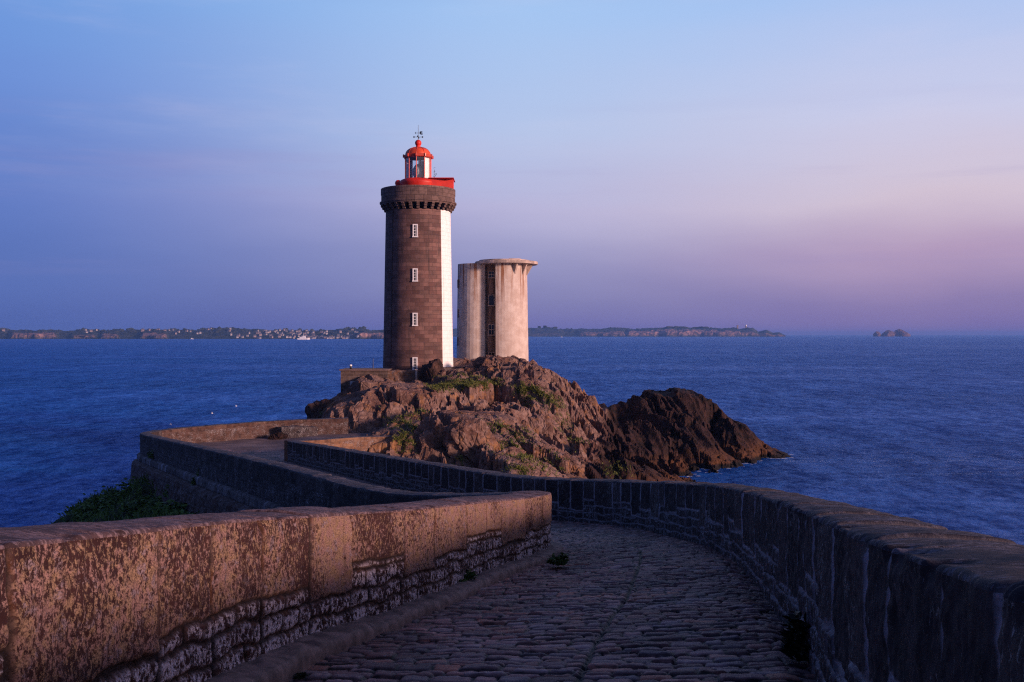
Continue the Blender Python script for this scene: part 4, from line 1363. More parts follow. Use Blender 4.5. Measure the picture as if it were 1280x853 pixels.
# ------------------------------------------------------------------ low service building and bits beside the lighthouse
BY = 98.0
def xb(px): return (px - 640) / F * BY
def zb_(py): return EYE - (py - HOR) / F * BY
M_stone_small = wall_material('rubble_brown', dict(ST_RED, dark=c4(.045, .028, .024), stone=c4(.12, .072, .058)))
M_build, g = material('building_granite')
o = g.n('ShaderNodeTexCoord').outputs['Object']
s = g.n('ShaderNodeSeparateXYZ', {0: o})
uv = g.n('ShaderNodeCombineXYZ', {0: g.math('ADD', s.outputs[0], s.outputs[1]), 1: s.outputs[2], 2: 0.0}).outputs[0]
br = g.n('ShaderNodeTexBrick', {'Vector': uv, 'Color1': c4(.07, .045, .038), 'Color2': c4(.15, .10, .08), 'Mortar': c4(.20, .15, .13), 'Scale': 1.0, 'Mortar Size': 0.02, 'Brick Width': 0.6, 'Row Height': 0.28})
g.out(g.mix(g.ss(g.noise(uv, 2.0, 6, .65), .4, .68), br.outputs[0], c4(.06, .042, .038)), .9, g.bump(g.noise(uv, 8, 5, .7), .6, .04), .2)
lb = empty('low_building', (xb(456), BY, 6.6))
tag(lb, 'low flat-roofed stone building with pale shutters at the left foot of the lighthouse', 'building')
hgt_ = zb_(463.5) - 6.6
wdt = xb(486) - xb(427.5)
b = MB(); b.box((0, 1.6, hgt_ / 2), (wdt, 4.0, hgt_)); b.build('wall', M_build, lb)
b = MB(); b.box((0, 1.6, hgt_ + .07), (wdt + .25, 4.3, .15), bev=.02); b.build('roof', M_trim_slab, lb)
for (a, c_, y0, y1) in ((458, 472, 473, 481), (438.5, 451, 476.5, 484)):
    b = MB()
    w_ = xb(c_) - xb(a); z0, z1 = zb_(y1) - 6.6, zb_(y0) - 6.6
    b.box(((xb(a) + xb(c_)) / 2 - xb(456), -.43, (z0 + z1) / 2), (w_, .08, z1 - z0), bev=.01)
    b.build('shutter', M_grey, lb)
b = MB(); b.tube((xb(438) - xb(456), .2, hgt_ + .14), (xb(438) - xb(456), .2, hgt_ + .42), .10, n=10); v1 = b.build('vent', M_black, lb)
b = MB(); b.ball((xb(438) - xb(456), .2, hgt_ + .50), .14, (1, 1, .8)); b.build('cap', M_white, v1)
b = MB(); b.tube((xb(466) - xb(456), .2, hgt_ + .14), (xb(466) - xb(456), .2, zb_(448.5) - 6.6), .045, .03, 6); b.build('mast', M_black, lb)


def rubble(name, label, pts, H, T, seed, mat, cope=None):
    """low free standing wall along a polyline at ground level (x, y, ztop)"""
    p = catmull(pts, 8)
    sa = arclen(p)
    s_ = np.linspace(0, sa[-1], max(20, int(sa[-1] / .09)))
    q, t, nr = frames(p, sa, s_)
    HH = np.linspace(-H, 0, max(10, int(H / .09)))
    root = empty(name, tuple(p[len(p) // 2] - np.array([0, 0, H])))
    base = np.array(root.location)
    edge, sid, fl = masonry(s_, HH, seed, slabs=False, row_h=(.18, .34), st_w=(.25, .75), H0=0.0)
    for nm, sg in (('front_face', 1), ('rear_face', -1)):
        S2, H2 = np.meshgrid(s_, HH, indexing='ij')
        rel = sstep(0, .05, edge) * .06 + (sid - .5) * .08 + fbm(S2 * 2.5, H2 * 2.5, 4, seed + sg) * .09
        rel *= np.clip(-H2 / .05, 0, 1)
        V = q[:, None, :] + nr[:, None, :] * (sg * (T / 2 + rel))[:, :, None]
        V[:, :, 2] += H2
        link(nm, np_mesh(nm, (V - base).reshape(-1, 3), grid_quads(len(s_), len(HH), flip=(sg < 0)), np.stack([S2, H2], 2).reshape(-1, 2),
             dict(joint=(1 - sstep(.004, .035, edge)).ravel(), rnd=sid.ravel(), slab=fl.ravel())), mat, root)
    pr = np.linspace(-T / 2, T / 2, 8)
    S3 = np.repeat(s_[:, None], 8, 1)
    V = q[:, None, :] + nr[:, None, :] * pr[None, :, None]
    bumpz = fbm(S3 * 1.7, pr[None] * 2 + S3 * 0, 4, seed + 7) * .14
    bumpz[:, 0] = 0; bumpz[:, -1] = 0
    V[:, :, 2] += bumpz
    link('top_course', np_mesh('top_course', (V - base).reshape(-1, 3), grid_quads(len(s_), 8), np.stack([S3, pr[None] + S3 * 0], 2).reshape(-1, 2),
         dict(joint=S3.ravel() * 0, rnd=S3.ravel() * 0 + .5, slab=S3.ravel() * 0)), cope or mat, root)
    tag(root, label, 'wall')
    return root


rubble('retaining_wall', 'reddish rubble wall between the low building and the dark boulder at the tower foot',
       [P(484, 464, 98.4), P(500, 463, 98.3), P(514, 463.5, 98.3), P(529, 464, 98.5)], 2.0, .6, 51, M_wall_orange)
rubble('retaining_wall', 'brown stone wall under the concrete tower, right of the dark boulder',
       [P(554, 460, 99.5), P(570, 459, 99.8), P(586, 458.5, 100), P(603, 459, 100)], 2.2, .6, 52, M_stone_small)
rubble('retaining_wall', 'short weathered stone ledge wall set into the sunny rock slope below the grass',
       [P(547, 490, 90.4), P(560, 491, 90.0), P(574, 492, 89.8), P(588, 494, 89.8)], 1.0, .7, 53, M_wall_orange)
rubble('retaining_wall', 'low dark stone wall at the rock edge of the earth platform',
       [P(352, 533, 73.0), P(366, 533, 73.2), P(380, 533, 73.6), P(394, 533.5, 74.2)], 1.0, .7, 54, M_wall_plain)
rubble('stone_pillar', 'square rusty stone pier standing on the dark left side of the rock',
       [P(437, 499.5, 88.0), P(445, 499, 88.0), P(453, 499, 88.1)], 2.6, 1.0, 55, M_wall_orange)
b = MB()
pp = P(520.5, 462.5, 97.2)
b.tube((0, 0, 0), (0, 0, 1.9), .11, .09, 8)
b.box((0, 0, 1.93), (.26, .26, .07), bev=.01)
o = b.build('post', M_slab, None, (pp[0], pp[1], pp[2] - 1.9))
tag(o, 'thin upright post in front of the reddish rubble wall', 'post')

# ------------------------------------------------------------------ boulders
def boulder(name, label, c, size, seed, dark=0.0, rz=0.0, planes=16, group=None):
    rg = np.random.default_rng(seed)
    bm = bmesh.new()
    bmesh.ops.create_icosphere(bm, subdivisions=5, radius=1.0)
    d_ = np.array([v_.co[:] for v_ in bm.verts])
    n = rg.normal(size=(planes, 3)); n /= np.linalg.norm(n, axis=1, keepdims=True)
    dist = rg.uniform(.62, 1.0, planes)
    dot = d_ @ n.T
    r = np.min(np.where(dot > .15, dist / np.maximum(dot, .15), 9), axis=1)
    r = np.minimum(r, 1.15)
    r = r + .10 * fbm(d_[:, 0] * 2.3 + d_[:, 2] * 1.1, d_[:, 1] * 2.3 - d_[:, 2], 5, seed, .6) * 2
    f1, f2, *_ = worley(d_[:, 0] * 2.2 + d_[:, 2], d_[:, 1] * 2.2 + d_[:, 2] * 1.3, seed)
    r -= (1 - sstep(0, .12, f2 - f1)) * .07
    V = d_ * r[:, None] * np.array(size)
    for v_, p_ in zip(bm.verts, V): v_.co = p_
    me = bpy.data.meshes.new(name); bm.to_mesh(me)
    a = me.attributes.new('dark', 'FLOAT', 'POINT'); a.data.foreach_set('value', np.full(len(d_), dark, dtype=np.float32))
    bm.free()
    o = link(name, me, M_rock, None, c)
    o.rotation_euler = (0, 0, rz)
    tag(o, label, 'boulder', group)
    return o


M_slate = None
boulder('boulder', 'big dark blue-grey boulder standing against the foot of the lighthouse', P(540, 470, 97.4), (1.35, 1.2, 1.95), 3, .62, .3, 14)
boulder('boulder', 'brown angular rock leaning on the right side of the dark boulder', P(551, 478, 96.9), (.9, .8, 1.3), 4, .1, .9)
boulder('boulder', 'jagged rock just under the base of the concrete tower window bay', P(601, 457, 99.2), (.9, .8, .75), 5, .35, .2)
boulder('boulder', 'large rounded rock mound on the crest in front of the concrete tower', P(628, 462, 98.5), (2.6, 1.6, 1.5), 6, .15, .4, 22)
boulder('boulder', 'tall tooth of rock, first of the spikes right of the concrete tower', P(663, 466, 97.5), (.75, .7, 1.2), 7, .12, .1)
boulder('boulder', 'pointed rock spike in the middle of the three right of the concrete tower', P(673, 469, 97.2), (.42, .45, 1.0), 8, .1, .7, 10)
boulder('boulder', 'small sharp rock spike farthest from the concrete tower', P(682, 471.5, 97.0), (.40, .4, .85), 9, .2, 1.2, 9)
boulder('boulder', 'upright rock block on the ridge between the islet and the dark headland', P(736, 509, 96.5), (.9, .8, 1.2), 10, .3, .3)
boulder('boulder', 'pale cracked rock slab with a dark fissure, just above the road wall', P(590, 560, 64.0), (1.9, 1.3, 1.7), 12, -.2, .2, 18)
boulder('boulder', 'tall pale rock slab split from its neighbour, above the road wall', P(537, 552, 65.5), (1.2, 1.2, 1.75), 13, -.2, .5, 14)
boulder('boulder', 'squat rounded boulder beside the end of the short orange wall', P(508, 562, 65.0), (.95, .8, .85), 14, -.1, .1, 16)
boulder('boulder', 'broad pale rock at the right-hand end of the sunny slope, over the wall', P(712, 592, 66.0), (1.6, 1.2, 1.2), 15, -.2, .0, 18)
boulder('boulder', 'rough block of rock in the middle of the slope above the road wall', P(635, 582, 62.0), (1.7, 1.3, 1.3), 16, -.2, .9, 18)
boulder('boulder', 'dark jagged stone lying at the edge of the earth platform', P(347, 547, 72.0), (.7, .5, .4), 17, .75, .2, 16)
boulder('boulder', 'dark leaning slab of rock at the left edge of the islet', P(405, 517, 85.0), (1.6, 1.5, 1.6), 18, .55, .4, 16)

# ------------------------------------------------------------------ plants
def leaves_mesh(name, pts, size, seed, up=.3, normals=None, aspect=1.6):
    rg = np.random.default_rng(seed)
    n = len(pts)
    a = rg.normal(size=(n, 3)); a[:, 2] = np.abs(a[:, 2]) * up + .1
    a /= np.linalg.norm(a, axis=1, keepdims=True)
    b_ = np.cross(a, rg.normal(size=(n, 3))); b_ /= np.linalg.norm(b_, axis=1, keepdims=True)
    sz = size * rg.uniform(.6, 1.3, n)[:, None]
    p0 = pts - b_ * sz * .32; p1 = pts + a * sz * aspect * .5 + np.cross(a, b_) * sz * .12; p2 = pts + b_ * sz * .32; p3 = pts + a * sz * aspect
    V = np.stack([p0, p2, p3, p1], 1)
    V = np.stack([pts, pts + b_ * sz * .34 + a * sz * aspect * .45, pts + a * sz * aspect, pts - b_ * sz * .34 + a * sz * aspect * .5], 1).reshape(-1, 3)
    q = np.arange(n * 4).reshape(-1, 4)
    return np_mesh(name, V, q, None, dict(rnd=np.repeat(rg.random(n), 4)), smooth=False)


def shrub(name, label, c, size, seed, mat=M_leaf, n=900, leaf=.16, cat='bush', group=None, stem=True):
    rg = np.random.default_rng(seed)
    root = empty(name, c)
    tag(root, label, cat, group)
    k = max(5, n // 90)
    cl_ = rg.normal(size=(k, 3)); cl_ /= np.linalg.norm(cl_, axis=1, keepdims=True)
    cl_ *= rg.uniform(.25, .85, k)[:, None]
    cl_[:, 2] = np.abs(cl_[:, 2])
    pick = rg.integers(0, k, n)
    pts = cl_[pick] + rg.normal(size=(n, 3)) * .17
    pts[:, 2] = np.abs(pts[:, 2])
    pts *= np.array(size)
    link('foliage', leaves_mesh('foliage', pts, leaf, seed), mat, root)
    if stem:
        b = MB()
        for i in range(min(k, 9)):
            b.tube((0, 0, -.25), tuple(cl_[i] * np.array(size) * .9), .035 * max(size), .012 * max(size), 5)
        b.build('stem', M_twig, root)
    return root


bushes = [((114, 638, 57.5), (1.5, 1.4, .65), 'low dark bush at the seaward end of the green bank'),
          ((138, 628, 58), (1.5, 1.4, .95), 'dense dark green bush, second from the sea on the bank'),
          ((160, 622, 57.0), (1.4, 1.3, 1.25), 'round dark bush against the lower corner of the causeway wall'),
          ((180, 634, 51.5), (1.2, 1.2, 1.1), 'brighter green bush in front of the corner of the causeway wall'),
          ((206, 643, 45.5), (1.2, 1.0, .85), 'bright green bush spreading under the causeway wall ledge'),
          ((229, 650, 41.5), (.9, .8, .7), 'small leafy bush nearest the road on the green bank'),
          ((150, 640, 55.5), (1.5, 1.2, .8), 'mid green bush in the middle of the green bank, below the round dark bush'),
          ((122, 645, 55.0), (1.2, 1.1, .6), 'flat straggly bush at the lower edge of the green bank')]
for i, (a, sz, lb_) in enumerate(bushes):
    x, y, z = P(*a)
    shrub('bush', lb_, (x, y, z - .3), sz, 60 + i, M_leaf, 1500, .17, group='bushes below the causeway wall')


def wall_point(pts, px, T=0.0, drop=0.0):
    """outer-face point of a wall seen in photo column px"""
    p = world_path(pts)
    sa = arclen(p)
    s_ = np.linspace(0, sa[-1], 800)
    q, t, nr = frames(p, sa, s_)
    q = q - nr * T
    col_ = 640 + q[:, 0] / q[:, 1] * F
    k = np.argmin(np.abs(col_ - px))
    return q[k] + np.array([0, 0, -drop]), nr[k]


q, n_ = wall_point(PB, 247, .66, 1.75)
shrub('wall_plant', 'leafy green plant growing out of the causeway wall ledge', tuple(q), (.55, .5, .95), 81, M_leaf, 700, .13, 'plant')
q, n_ = wall_point(PB, 191, .64, 1.2)
shrub('wall_plant', 'small dark tuft rooted high in the causeway wall near its seaward corner', tuple(q), (.3, .3, .5), 82, M_leaf, 200, .10, 'plant')
q, n_ = wall_point(PB, 215, .95, 2.7)
shrub('wall_plant', 'trailing green weed on the lower masonry of the causeway wall', tuple(q), (.5, .5, .6), 83, M_leaf, 300, .12, 'plant')


def road_at(px, py):
    """point of the road surface seen through a photo pixel"""
    best = None
    Ys = np.linspace(5, 34, 900)
    zc_ = np.interp(Ys, mid[:, 1], mid[:, 2])
    Zr = EYE - (py - HOR) / F * Ys
    k = np.argmin(np.abs(Zr - zc_))
    return ((px - 640) / F * Ys[k], Ys[k], Zr[k])


x, y, z = road_at(597, 729)
shrub('weed', 'bright green weed sprouting from the kerb under the sunlit wall', (x - .12, y, z + .03), (.20, .26, .15), 91, M_weed, 420, .045, 'plant', stem=False)
x, y, z = road_at(577, 733)
shrub('weed', 'tiny green weed just left of the bigger kerb weed', (x, y, z + .02), (.10, .12, .07), 92, M_weed, 110, .035, 'plant', stem=False)
x, y, z = road_at(698, 706)
shrub('weed', 'green grassy tuft at the tip of the sunlit wall kerb', (x, y, z), (.20, .32, .16), 93, M_weed, 420, .055, 'plant', stem=False)
x, y, z = road_at(1003, 818)
shrub('weed', 'dark tall weed at the foot of the right wall, nearest the camera', (x - .02, y, z), (.13, .22, .36), 94, M_weed_dark, 800, .055, 'plant', stem=False)
for i, (px, py, lb_) in enumerate([(938, 702, 'dark weed clump at the foot of the right wall where the curve begins'),
                                   (925, 695, 'low dark weeds at the foot of the right wall, just beyond the clump'),
                                   (375, 848, 'dark weed between cobbles and kerb at the bottom of the picture')]):
    x, y, z = road_at(px, py)
    shrub('weed', lb_, (x, y, z), (.22, .5, .16) if i < 2 else (.03, .04, .025), 96 + i, M_weed_dark, 120, .025, 'plant', stem=False)

# grass on the rock: one uncountable mass of blades
rg = np.random.default_rng(5)
gp = []
patches = [(565, 480, 22, 8, 170), (590, 482, 20, 9, 200), (612, 484, 14, 6, 100), (545, 485, 12, 3, 60), (668, 494, 18, 8, 160), (690, 503, 10, 8, 80), (652, 488, 10, 5, 60),
           (500, 528, 16, 7, 90), (515, 540, 16, 8, 90), (505, 556, 14, 7, 70), (650, 545, 14, 10, 70), (640, 562, 22, 10, 110), (660, 575, 20, 8, 60), (690, 585, 22, 8, 60),
           (650, 590, 14, 6, 70), (720, 553, 12, 4, 40), (770, 590, 16, 7, 70), (600, 540, 20, 12, 60), (625, 535, 12, 6, 50), (425, 543, 10, 4, 50), (575, 575, 5, 14, 50), (520, 515, 12, 4, 30),
           (400, 512, 10, 8, 40), (705, 530, 12, 12, 50)]
for (px, py, sx_, sy_, n) in patches:
    for _ in range(int(n * (1.15 if py < 510 else .7))):
        r_ = on_ray(px + rg.normal() * sx_ * .55, py + rg.normal() * sy_ * .55)
        if r_ is None: continue
        for _k in range(7):
            gp.append((r_[0] + rg.normal() * .16, r_[1] + rg.normal() * .2, r_[2] - .04))
gp = np.array(gp)
n = len(gp)
gp[:, 2] = ground_z(gp[:, 0], gp[:, 1]) - .03
hgt2 = rg.uniform(.08, .26, n)
lean = rg.normal(size=(n, 2)) * .14
wv = rg.normal(size=(n, 2)); wv /= np.linalg.norm(wv, axis=1, keepdims=True); wv *= .035
V = np.zeros((n, 4, 3))
V[:, 0] = gp; V[:, 0, :2] -= wv
V[:, 1] = gp; V[:, 1, :2] += wv
V[:, 2] = gp; V[:, 2, :2] += lean + wv * .3; V[:, 2, 2] += hgt2
V[:, 3] = gp; V[:, 3, :2] += lean * .6 - wv * .6; V[:, 3, 2] += hgt2 * .7
me = np_mesh('grass', V.reshape(-1, 3), np.arange(n * 4).reshape(-1, 4), None, dict(rnd=np.repeat(rg.random(n), 4)), smooth=False)
tag(link('grass', me, M_grass), 'green and yellowed grass growing in the clefts of the rock', 'grass', kind='stuff')

n = 9000
gp = np.zeros((n, 3)); gp[:, 0] = rg.uniform(-27, -10, n); gp[:, 1] = rg.uniform(36, 61, n)
gp[:, 2] = ground_z(gp[:, 0], gp[:, 1]) - .03
gp = gp[(gp[:, 2] > 1.0) & (fbm(gp[:, 0] * .6, gp[:, 1] * .6, 3, 4) > -.25)]; n = len(gp)
hgt2 = rg.uniform(.15, .45, n); lean = rg.normal(size=(n, 2)) * .18
wv = rg.normal(size=(n, 2)); wv /= np.linalg.norm(wv, axis=1, keepdims=True); wv *= .05
V = np.zeros((n, 4, 3))
V[:, 0] = gp; V[:, 0, :2] -= wv
V[:, 1] = gp; V[:, 1, :2] += wv
V[:, 2] = gp; V[:, 2, :2] += lean + wv * .3; V[:, 2, 2] += hgt2
V[:, 3] = gp; V[:, 3, :2] += lean * .6 - wv * .6; V[:, 3, 2] += hgt2 * .7
me = np_mesh('bank_grass', V.reshape(-1, 3), np.arange(n * 4).reshape(-1, 4), None, dict(rnd=np.repeat(rg.random(n), 4)), smooth=False)
tag(link('bank_grass', me, M_leaf), 'dark rough grass on the bank below the causeway wall', 'grass', kind='stuff')

# ------------------------------------------------------------------ far coasts
def coast_material(name, cliff):
    m, g = material(name)
    o = g.n('ShaderNodeTexCoord').outputs['Object']
    geo = g.n('ShaderNodeNewGeometry')
    nz = g.n('ShaderNodeSeparateXYZ', {0: geo.outputs['True Normal']}).outputs[2]
    n1 = g.noise(o, .012, 6, .65); n2 = g.noise(o, .06, 6, .65)
    veg = g.mix(g.ss(n2, .4, .62), c4(.022, .032, .020), c4(.06, .065, .04))
    veg = g.mix(g.ss(n1, .55, .66), veg, c4(.10, .09, .06))
    cl = g.mix(g.ss(n2, .4, .6), c4(.10, .07, .06), cliff)
    cf = g.math('MULTIPLY', g.attr('cliff'), g.ss(g.math('ADD', n2, g.attr('cliff')), .65, .95))
    g.out(g.mix(cf, veg, cl), .95, None, .1)
    return m


def coast(name, label, pxs, crest, shore, Y0, depth, seed, cliffs, mat, tilt=None):
    """ridge rising from the shore; crest rows are photo rows along the columns pxs"""
    cols_ = np.linspace(pxs[0], pxs[-1], 420)
    cr = np.interp(cols_, pxs, crest)
    Yc = np.interp(cols_, pxs, Y0) if np.ndim(Y0) else np.full(len(cols_), Y0)
    nr_ = 26
    V = np.zeros((len(cols_), nr_, 3)); cf = np.zeros((len(cols_), nr_))
    cl = np.zeros(len(cols_))
    for (a, b_, k) in cliffs: cl = np.maximum(cl, k * sstep(a - 6, a + 2, cols_) * (1 - sstep(b_ - 2, b_ + 6, cols_)))
    for j in range(nr_):
        f_ = j / (nr_ - 1)
        Yj = Yc + depth * f_ * 1.6 + 60 * fbm(cols_ * .05, cols_ * 0 + j * .3, 4, seed)
        ztop = EYE - (cr - HOR) / F * (Yc + depth)
        ztop = np.maximum(ztop, 0.5)
        lowf = sstep(0, .10 + .55 * (1 - cl), f_) if f_ > 0 else np.zeros(len(cols_))
        prof_ = np.where(f_ < .62, (.55 * cl * sstep(.0, .06, f_) + (1 - .55 * cl) * sstep(0, .62, f_)), 1 - .35 * (f_ - .62) / .38)
        zj = ztop * prof_ * (1 + .22 * fbm(cols_ * .11 + seed, cols_ * 0 + j * .35, 5, seed + 3, .6)) - (2.0 if j == 0 else 0)
        V[:, j, 0] = (cols_ - 640) / F * Yj; V[:, j, 1] = Yj; V[:, j, 2] = zj
        cf[:, j] = cl * (1 if 0 < f_ < .22 else 0)
    me = np_mesh(name, V.reshape(-1, 3), grid_quads(len(cols_), nr_, flip=False), None, dict(cliff=cf.ravel()), smooth=False)
    o = link(name, me, mat)
    tag(o, label, 'coast', kind='structure')
    return V


MC = coast_material('far_coast', c4(.42, .24, .19))
cpx = [-420, -200, 0, 60, 130, 200, 260, 290, 305, 340, 400, 430, 445, 460, 480, 560]
ccr = [413.5, 412.5, 413, 413.5, 413, 413, 412.5, 411, 411.5, 413, 413.5, 412, 411.5, 413, 413, 414]
VL = coast('far_shore', 'low wooded shore across the bay with reddish cliffs, left of the lighthouse', cpx, ccr, None, 2700, 500, 3,
           [(15, 68, 1.0), (90, 118, .5), (128, 146, .7), (178, 206, .9), (448, 500, 1.0), (-150, -90, .8)], MC)
cpx2 = [540, 600, 660, 690, 720, 745, 770, 800, 835, 870, 900, 925, 940, 948, 958, 966, 974, 982]
ccr2 = [411, 411, 410.5, 410.5, 412, 411.5, 410, 411.5, 409, 409.5, 410, 411, 410, 415, 412.5, 416.5, 416, 419.5]
VR = coast('far_cape', 'long rocky cape on the horizon right of the concrete tower', cpx2, ccr2, None, 5200, 500, 8,
           [(540, 700, .3), (725, 780, .8), (785, 925, 1.0), (925, 980, .7)], MC)


def blob_mesh(name, items, seed):
    """rough tree crowns, uneven clumps on one coast"""
    rg = np.random.default_rng(seed)
    Vs, Fs = [], []
    bm = bmesh.new(); bmesh.ops.create_icosphere(bm, subdivisions=1, radius=1.0)
    bv = np.array([v_.co[:] for v_ in bm.verts]); bf = np.array([[v_.index for v_ in f.verts] for f in bm.faces]); bm.free()
    off = 0
    for (x, y, z, r) in items:
        k = bv * (1 + rg.normal(size=(len(bv), 1)) * .22) * np.array([1.25, 1.0, .85]) * r
        Vs.append(k + np.array([x, y, z + r * .4])); Fs.append(bf + off); off += len(bv)
    return np_mesh(name, np.vstack(Vs), np.vstack(Fs), None, None, smooth=False)


M_far = simple('far_trees', (.028, .036, .024), .95, .4, .05, bump=0)
rg = np.random.default_rng(21)
items = []
for V_, n, (r0, r1), rows in ((VL, 560, (2.0, 5.0), (8, 18)), (VR, 60, (2.0, 5.0), (13, 17))):
    ncol = V_.shape[0]
    for _ in range(n):
        i = rg.integers(0, ncol); j = rg.integers(*rows)
        if V_ is VR and i / ncol > .4 and rg.random() < .8: continue
        x, y, z = V_[i, j]
        items.append((x + rg.normal() * 4, y, z - 1.5, rg.uniform(r0, r1) * (1.0 if rg.random() < .8 else 1.4)))
# taller clumps breaking the sky line
for (px, n, w_, r0) in ((282, 14, 14, 5.5), (440, 10, 8, 5.5), (120, 7, 10, 5), (165, 6, 6, 6), (222, 8, 14, 5), (8, 7, 8, 5.5), (258, 8, 8, 6)):
    for _ in range(n):
        c_ = px + rg.normal() * w_ * .5
        i = int(np.clip((c_ - cpx[0]) / (cpx[-1] - cpx[0]) * 419, 0, 419))
        x, y, z = V_[0, 0] * 0 + VL[i, 16]
        items.append((x, y, z, r0 * rg.uniform(.7, 1.2)))
for px in (674, 682, 694, 696):
    i = int((px - cpx2[0]) / (cpx2[-1] - cpx2[0]) * 419)
    x, y, z = VR[i, 16]; items.append((x, y, z + 2, 9))
tag(link('far_woods', blob_mesh('far_woods', items, 4), M_far), 'dark woods along the far shore across the bay', 'woods', kind='stuff')

# houses of the town across the bay
M_hw = simple('house_render', (.38, .34, .335), .8, .1, .2, bump=0)
M_hw2 = simple('house_render_pink', (.28, .215, .20), .8, .1, .2, bump=0)
M_hr = simple('house_slate', (.10, .10, .13), .7, .2, .2, bump=0)


def house(wm, w_, d_, h_, rf):
    b = MB()
    b.box((0, 0, h_ / 2 - 3), (w_, d_, h_ + 6))
    bm = b.bm
    e = .4
    A_ = [bm.verts.new(p_) for p_ in ((-w_ / 2 - e, -d_ / 2 - e, h_ + .02), (w_ / 2 + e, -d_ / 2 - e, h_ + .02), (w_ / 2 + e, d_ / 2 + e, h_ + .02), (-w_ / 2 - e, d_ / 2 + e, h_ + .02))]
    r1 = bm.verts.new((-w_ / 2 - e, 0, h_ + rf)); r2 = bm.verts.new((w_ / 2 + e, 0, h_ + rf))
    for vs in ((A_[0], A_[1], r2, r1), (A_[2], A_[3], r1, r2), (A_[1], A_[2], r2), (A_[3], A_[0], r1), (A_[3], A_[2], A_[1], A_[0])):
        f = bm.faces.new(vs); f.material_index = 1
    b.box((w_ * .3, .3, h_ + rf - .3), (.9, .7, 2.0))
    return b.build('house', [wm, M_hr])


protos = [house(M_hw, 6.0, 5, 3.0, 2.4), house(M_hw2, 7.5, 5.5, 3.8, 2.6), house(M_hw, 5, 4.5, 3.8, 2.2)]
spots = []
def spot(px, j):
    i = int(np.clip((px - cpx[0]) / (cpx[-1] - cpx[0]) * 419, 0, 419))
    return VL[i, j]
rg = np.random.default_rng(33)
for _ in range(92):
    px = np.clip(rg.normal(370, 42), 290, 447)
    spots.append(spot(px, int(rg.integers(1, 13))))
for _ in range(26): spots.append(spot(rg.uniform(385, 445), int(rg.integers(1, 4))))
for px in (2, 5, 110, 113, 120, 112, 183, 190, 202, 211, 214, 217, 221, 224, 250, 253, 262, 268, 285, 292, 240, 236): spots.append(spot(px + rg.normal(), int(rg.integers(8, 15))))
for k, (x, y, z) in enumerate(spots):
    o = protos[k] if k < 3 else protos[rg.integers(0, 3)].copy()
    if k >= 3: COL.objects.link(o)
    o.location = (x + rg.normal() * 3, y - 8, z + .5)
    o.rotation_euler = (0, 0, rg.uniform(-.7, .7))
    tag(o, 'tiny pale house with a dark roof on the far shore across the bay', 'house', 'houses of the town across the bay')

# semaphore on the cape, islets, boats, buoys
i = int((933 - cpx2[0]) / (cpx2[-1] - cpx2[0]) * 419)
x, y, z = VR[i, 14]
sg = empty('signal_station', (x, y, z))
tag(sg, 'tiny white-domed signal station near the tip of the far cape', 'building')
b = MB(); b.box((0, 0, 3), (7, 7, 14), bev=.3); b.build('wall', M_hw2, sg)
b = MB(); b.ball((0, 0, 14), 5.5); b.build('dome', M_white, sg)
i = int((922 - cpx2[0]) / (cpx2[-1] - cpx2[0]) * 419)
x, y, z = VR[i, 14]
b = MB(); b.box((0, 0, 4), (8, 8, 20), bev=.4); b.box((0, 0, 15.2), (10, 10, 2.4), bev=.3)
tag(b.build('stone_tower', M_hw2, None, (x, y, z)), 'small reddish stone tower left of the white dome on the far cape', 'tower')


def islet(px0, px1, pt, Y, seed, label):
    cx_ = ((px0 + px1) / 2 - 640) / F * Y
    rx_ = (px1 - px0) / 2 / F * Y
    h_ = EYE - (pt - HOR) / F * Y
    o = boulder('rock_islet', label, (cx_, Y, 0), (rx_ * 1.12, rx_ * .8, h_ * 1.02), seed, .2, 0.0, 14)
    o['category'] = 'islet'


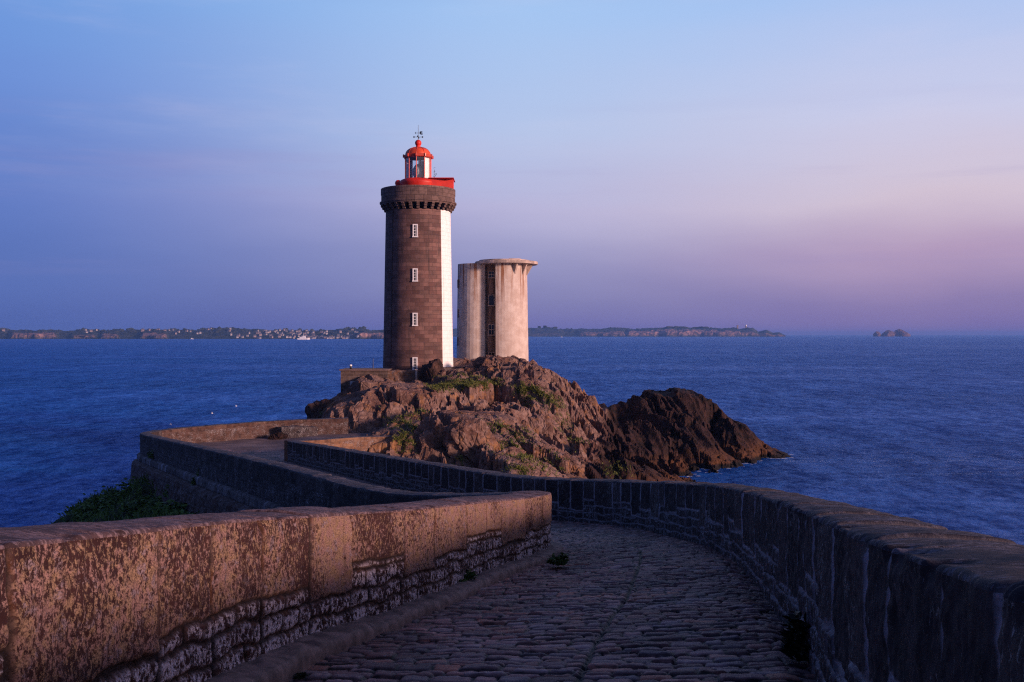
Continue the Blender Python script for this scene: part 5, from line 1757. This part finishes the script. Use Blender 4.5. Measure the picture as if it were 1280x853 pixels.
islet(1091, 1100, 414.6, 5600, 31, 'small pointed rock at the left of the far islets on the horizon')
islet(1102.5, 1119, 414.2, 5600, 42, 'widest flat rock in the middle of the far islets on the horizon')
islet(1119, 1136, 412.6, 5600, 53, 'tallest humped rock at the right of the far islets on the horizon')

fb = empty('ship', P(379.5, 423.6, 2400)[:2] + (0,))
tag(fb, 'white ship passing along the far shore left of the lighthouse', 'ship')
b = MB()
hp = [(-14, -2.6), (9, -2.8), (15, 0), (9, 2.8), (-14, 2.6)]
b.poly_prism(hp, -1, 3.2, 1.06); b.build('hull', M_white, fb)
b = MB(); b.box((-2, 0, 4.9), (15, 4.4, 3.4), bev=.3); b.box((1, 0, 7.8), (7, 3.8, 2.4), bev=.3); b.build('superstructure', M_white, fb)
b = MB(); b.tube((0, 0, 9), (0, 0, 14.5), .35, .2, 6); b.build('mast', M_white, fb)


def small_boat(px, py, label):
    x, y, _ = P(px, py, 13.0 * F / (py - HOR))
    r_ = empty('boat', (x, y, 0)); tag(r_, label, 'boat')
    b = MB(); b.poly_prism([(-3.5, -1.2), (2, -1.3), (4, 0), (2, 1.3), (-3.5, 1.2)], -.3, 1.1, 1.08); b.build('hull', M_white, r_)
    b = MB(); b.box((-.5, 0, 1.9), (2.8, 1.8, 1.6), bev=.2); b.build('cabin', M_white, r_)
    b = MB(); b.tube((-.2, 0, 2.6), (-.2, 0, 7.0), .10, .06, 6); b.build('mast', M_white, r_)


small_boat(240, 424.2, 'tiny white boat near the far shore, left of the ship')
small_boat(702, 421.8, 'tiny white boat below the cape, right of the concrete tower')
for (px, py, lb_) in ((265, 517, 'small white buoy off the platform back wall, middle of the three'), (295, 508, 'small white buoy farthest out beyond the platform back wall'), (213, 531, 'small white buoy just above the platform wall corner')):
    x, y, _ = P(px, py, 13.0 * F / (py - HOR))
    r_ = empty('buoy', (x, y, 0)); tag(r_, lb_, 'buoy')
    b = MB(); b.ball((0, 0, .02), .13, (1.5, 1, .8)); b.build('float', M_white, r_)
    b = MB(); b.tube((0, 0, .1), (0, 0, .25), .025, n=6); b.build('stem', M_white, r_)
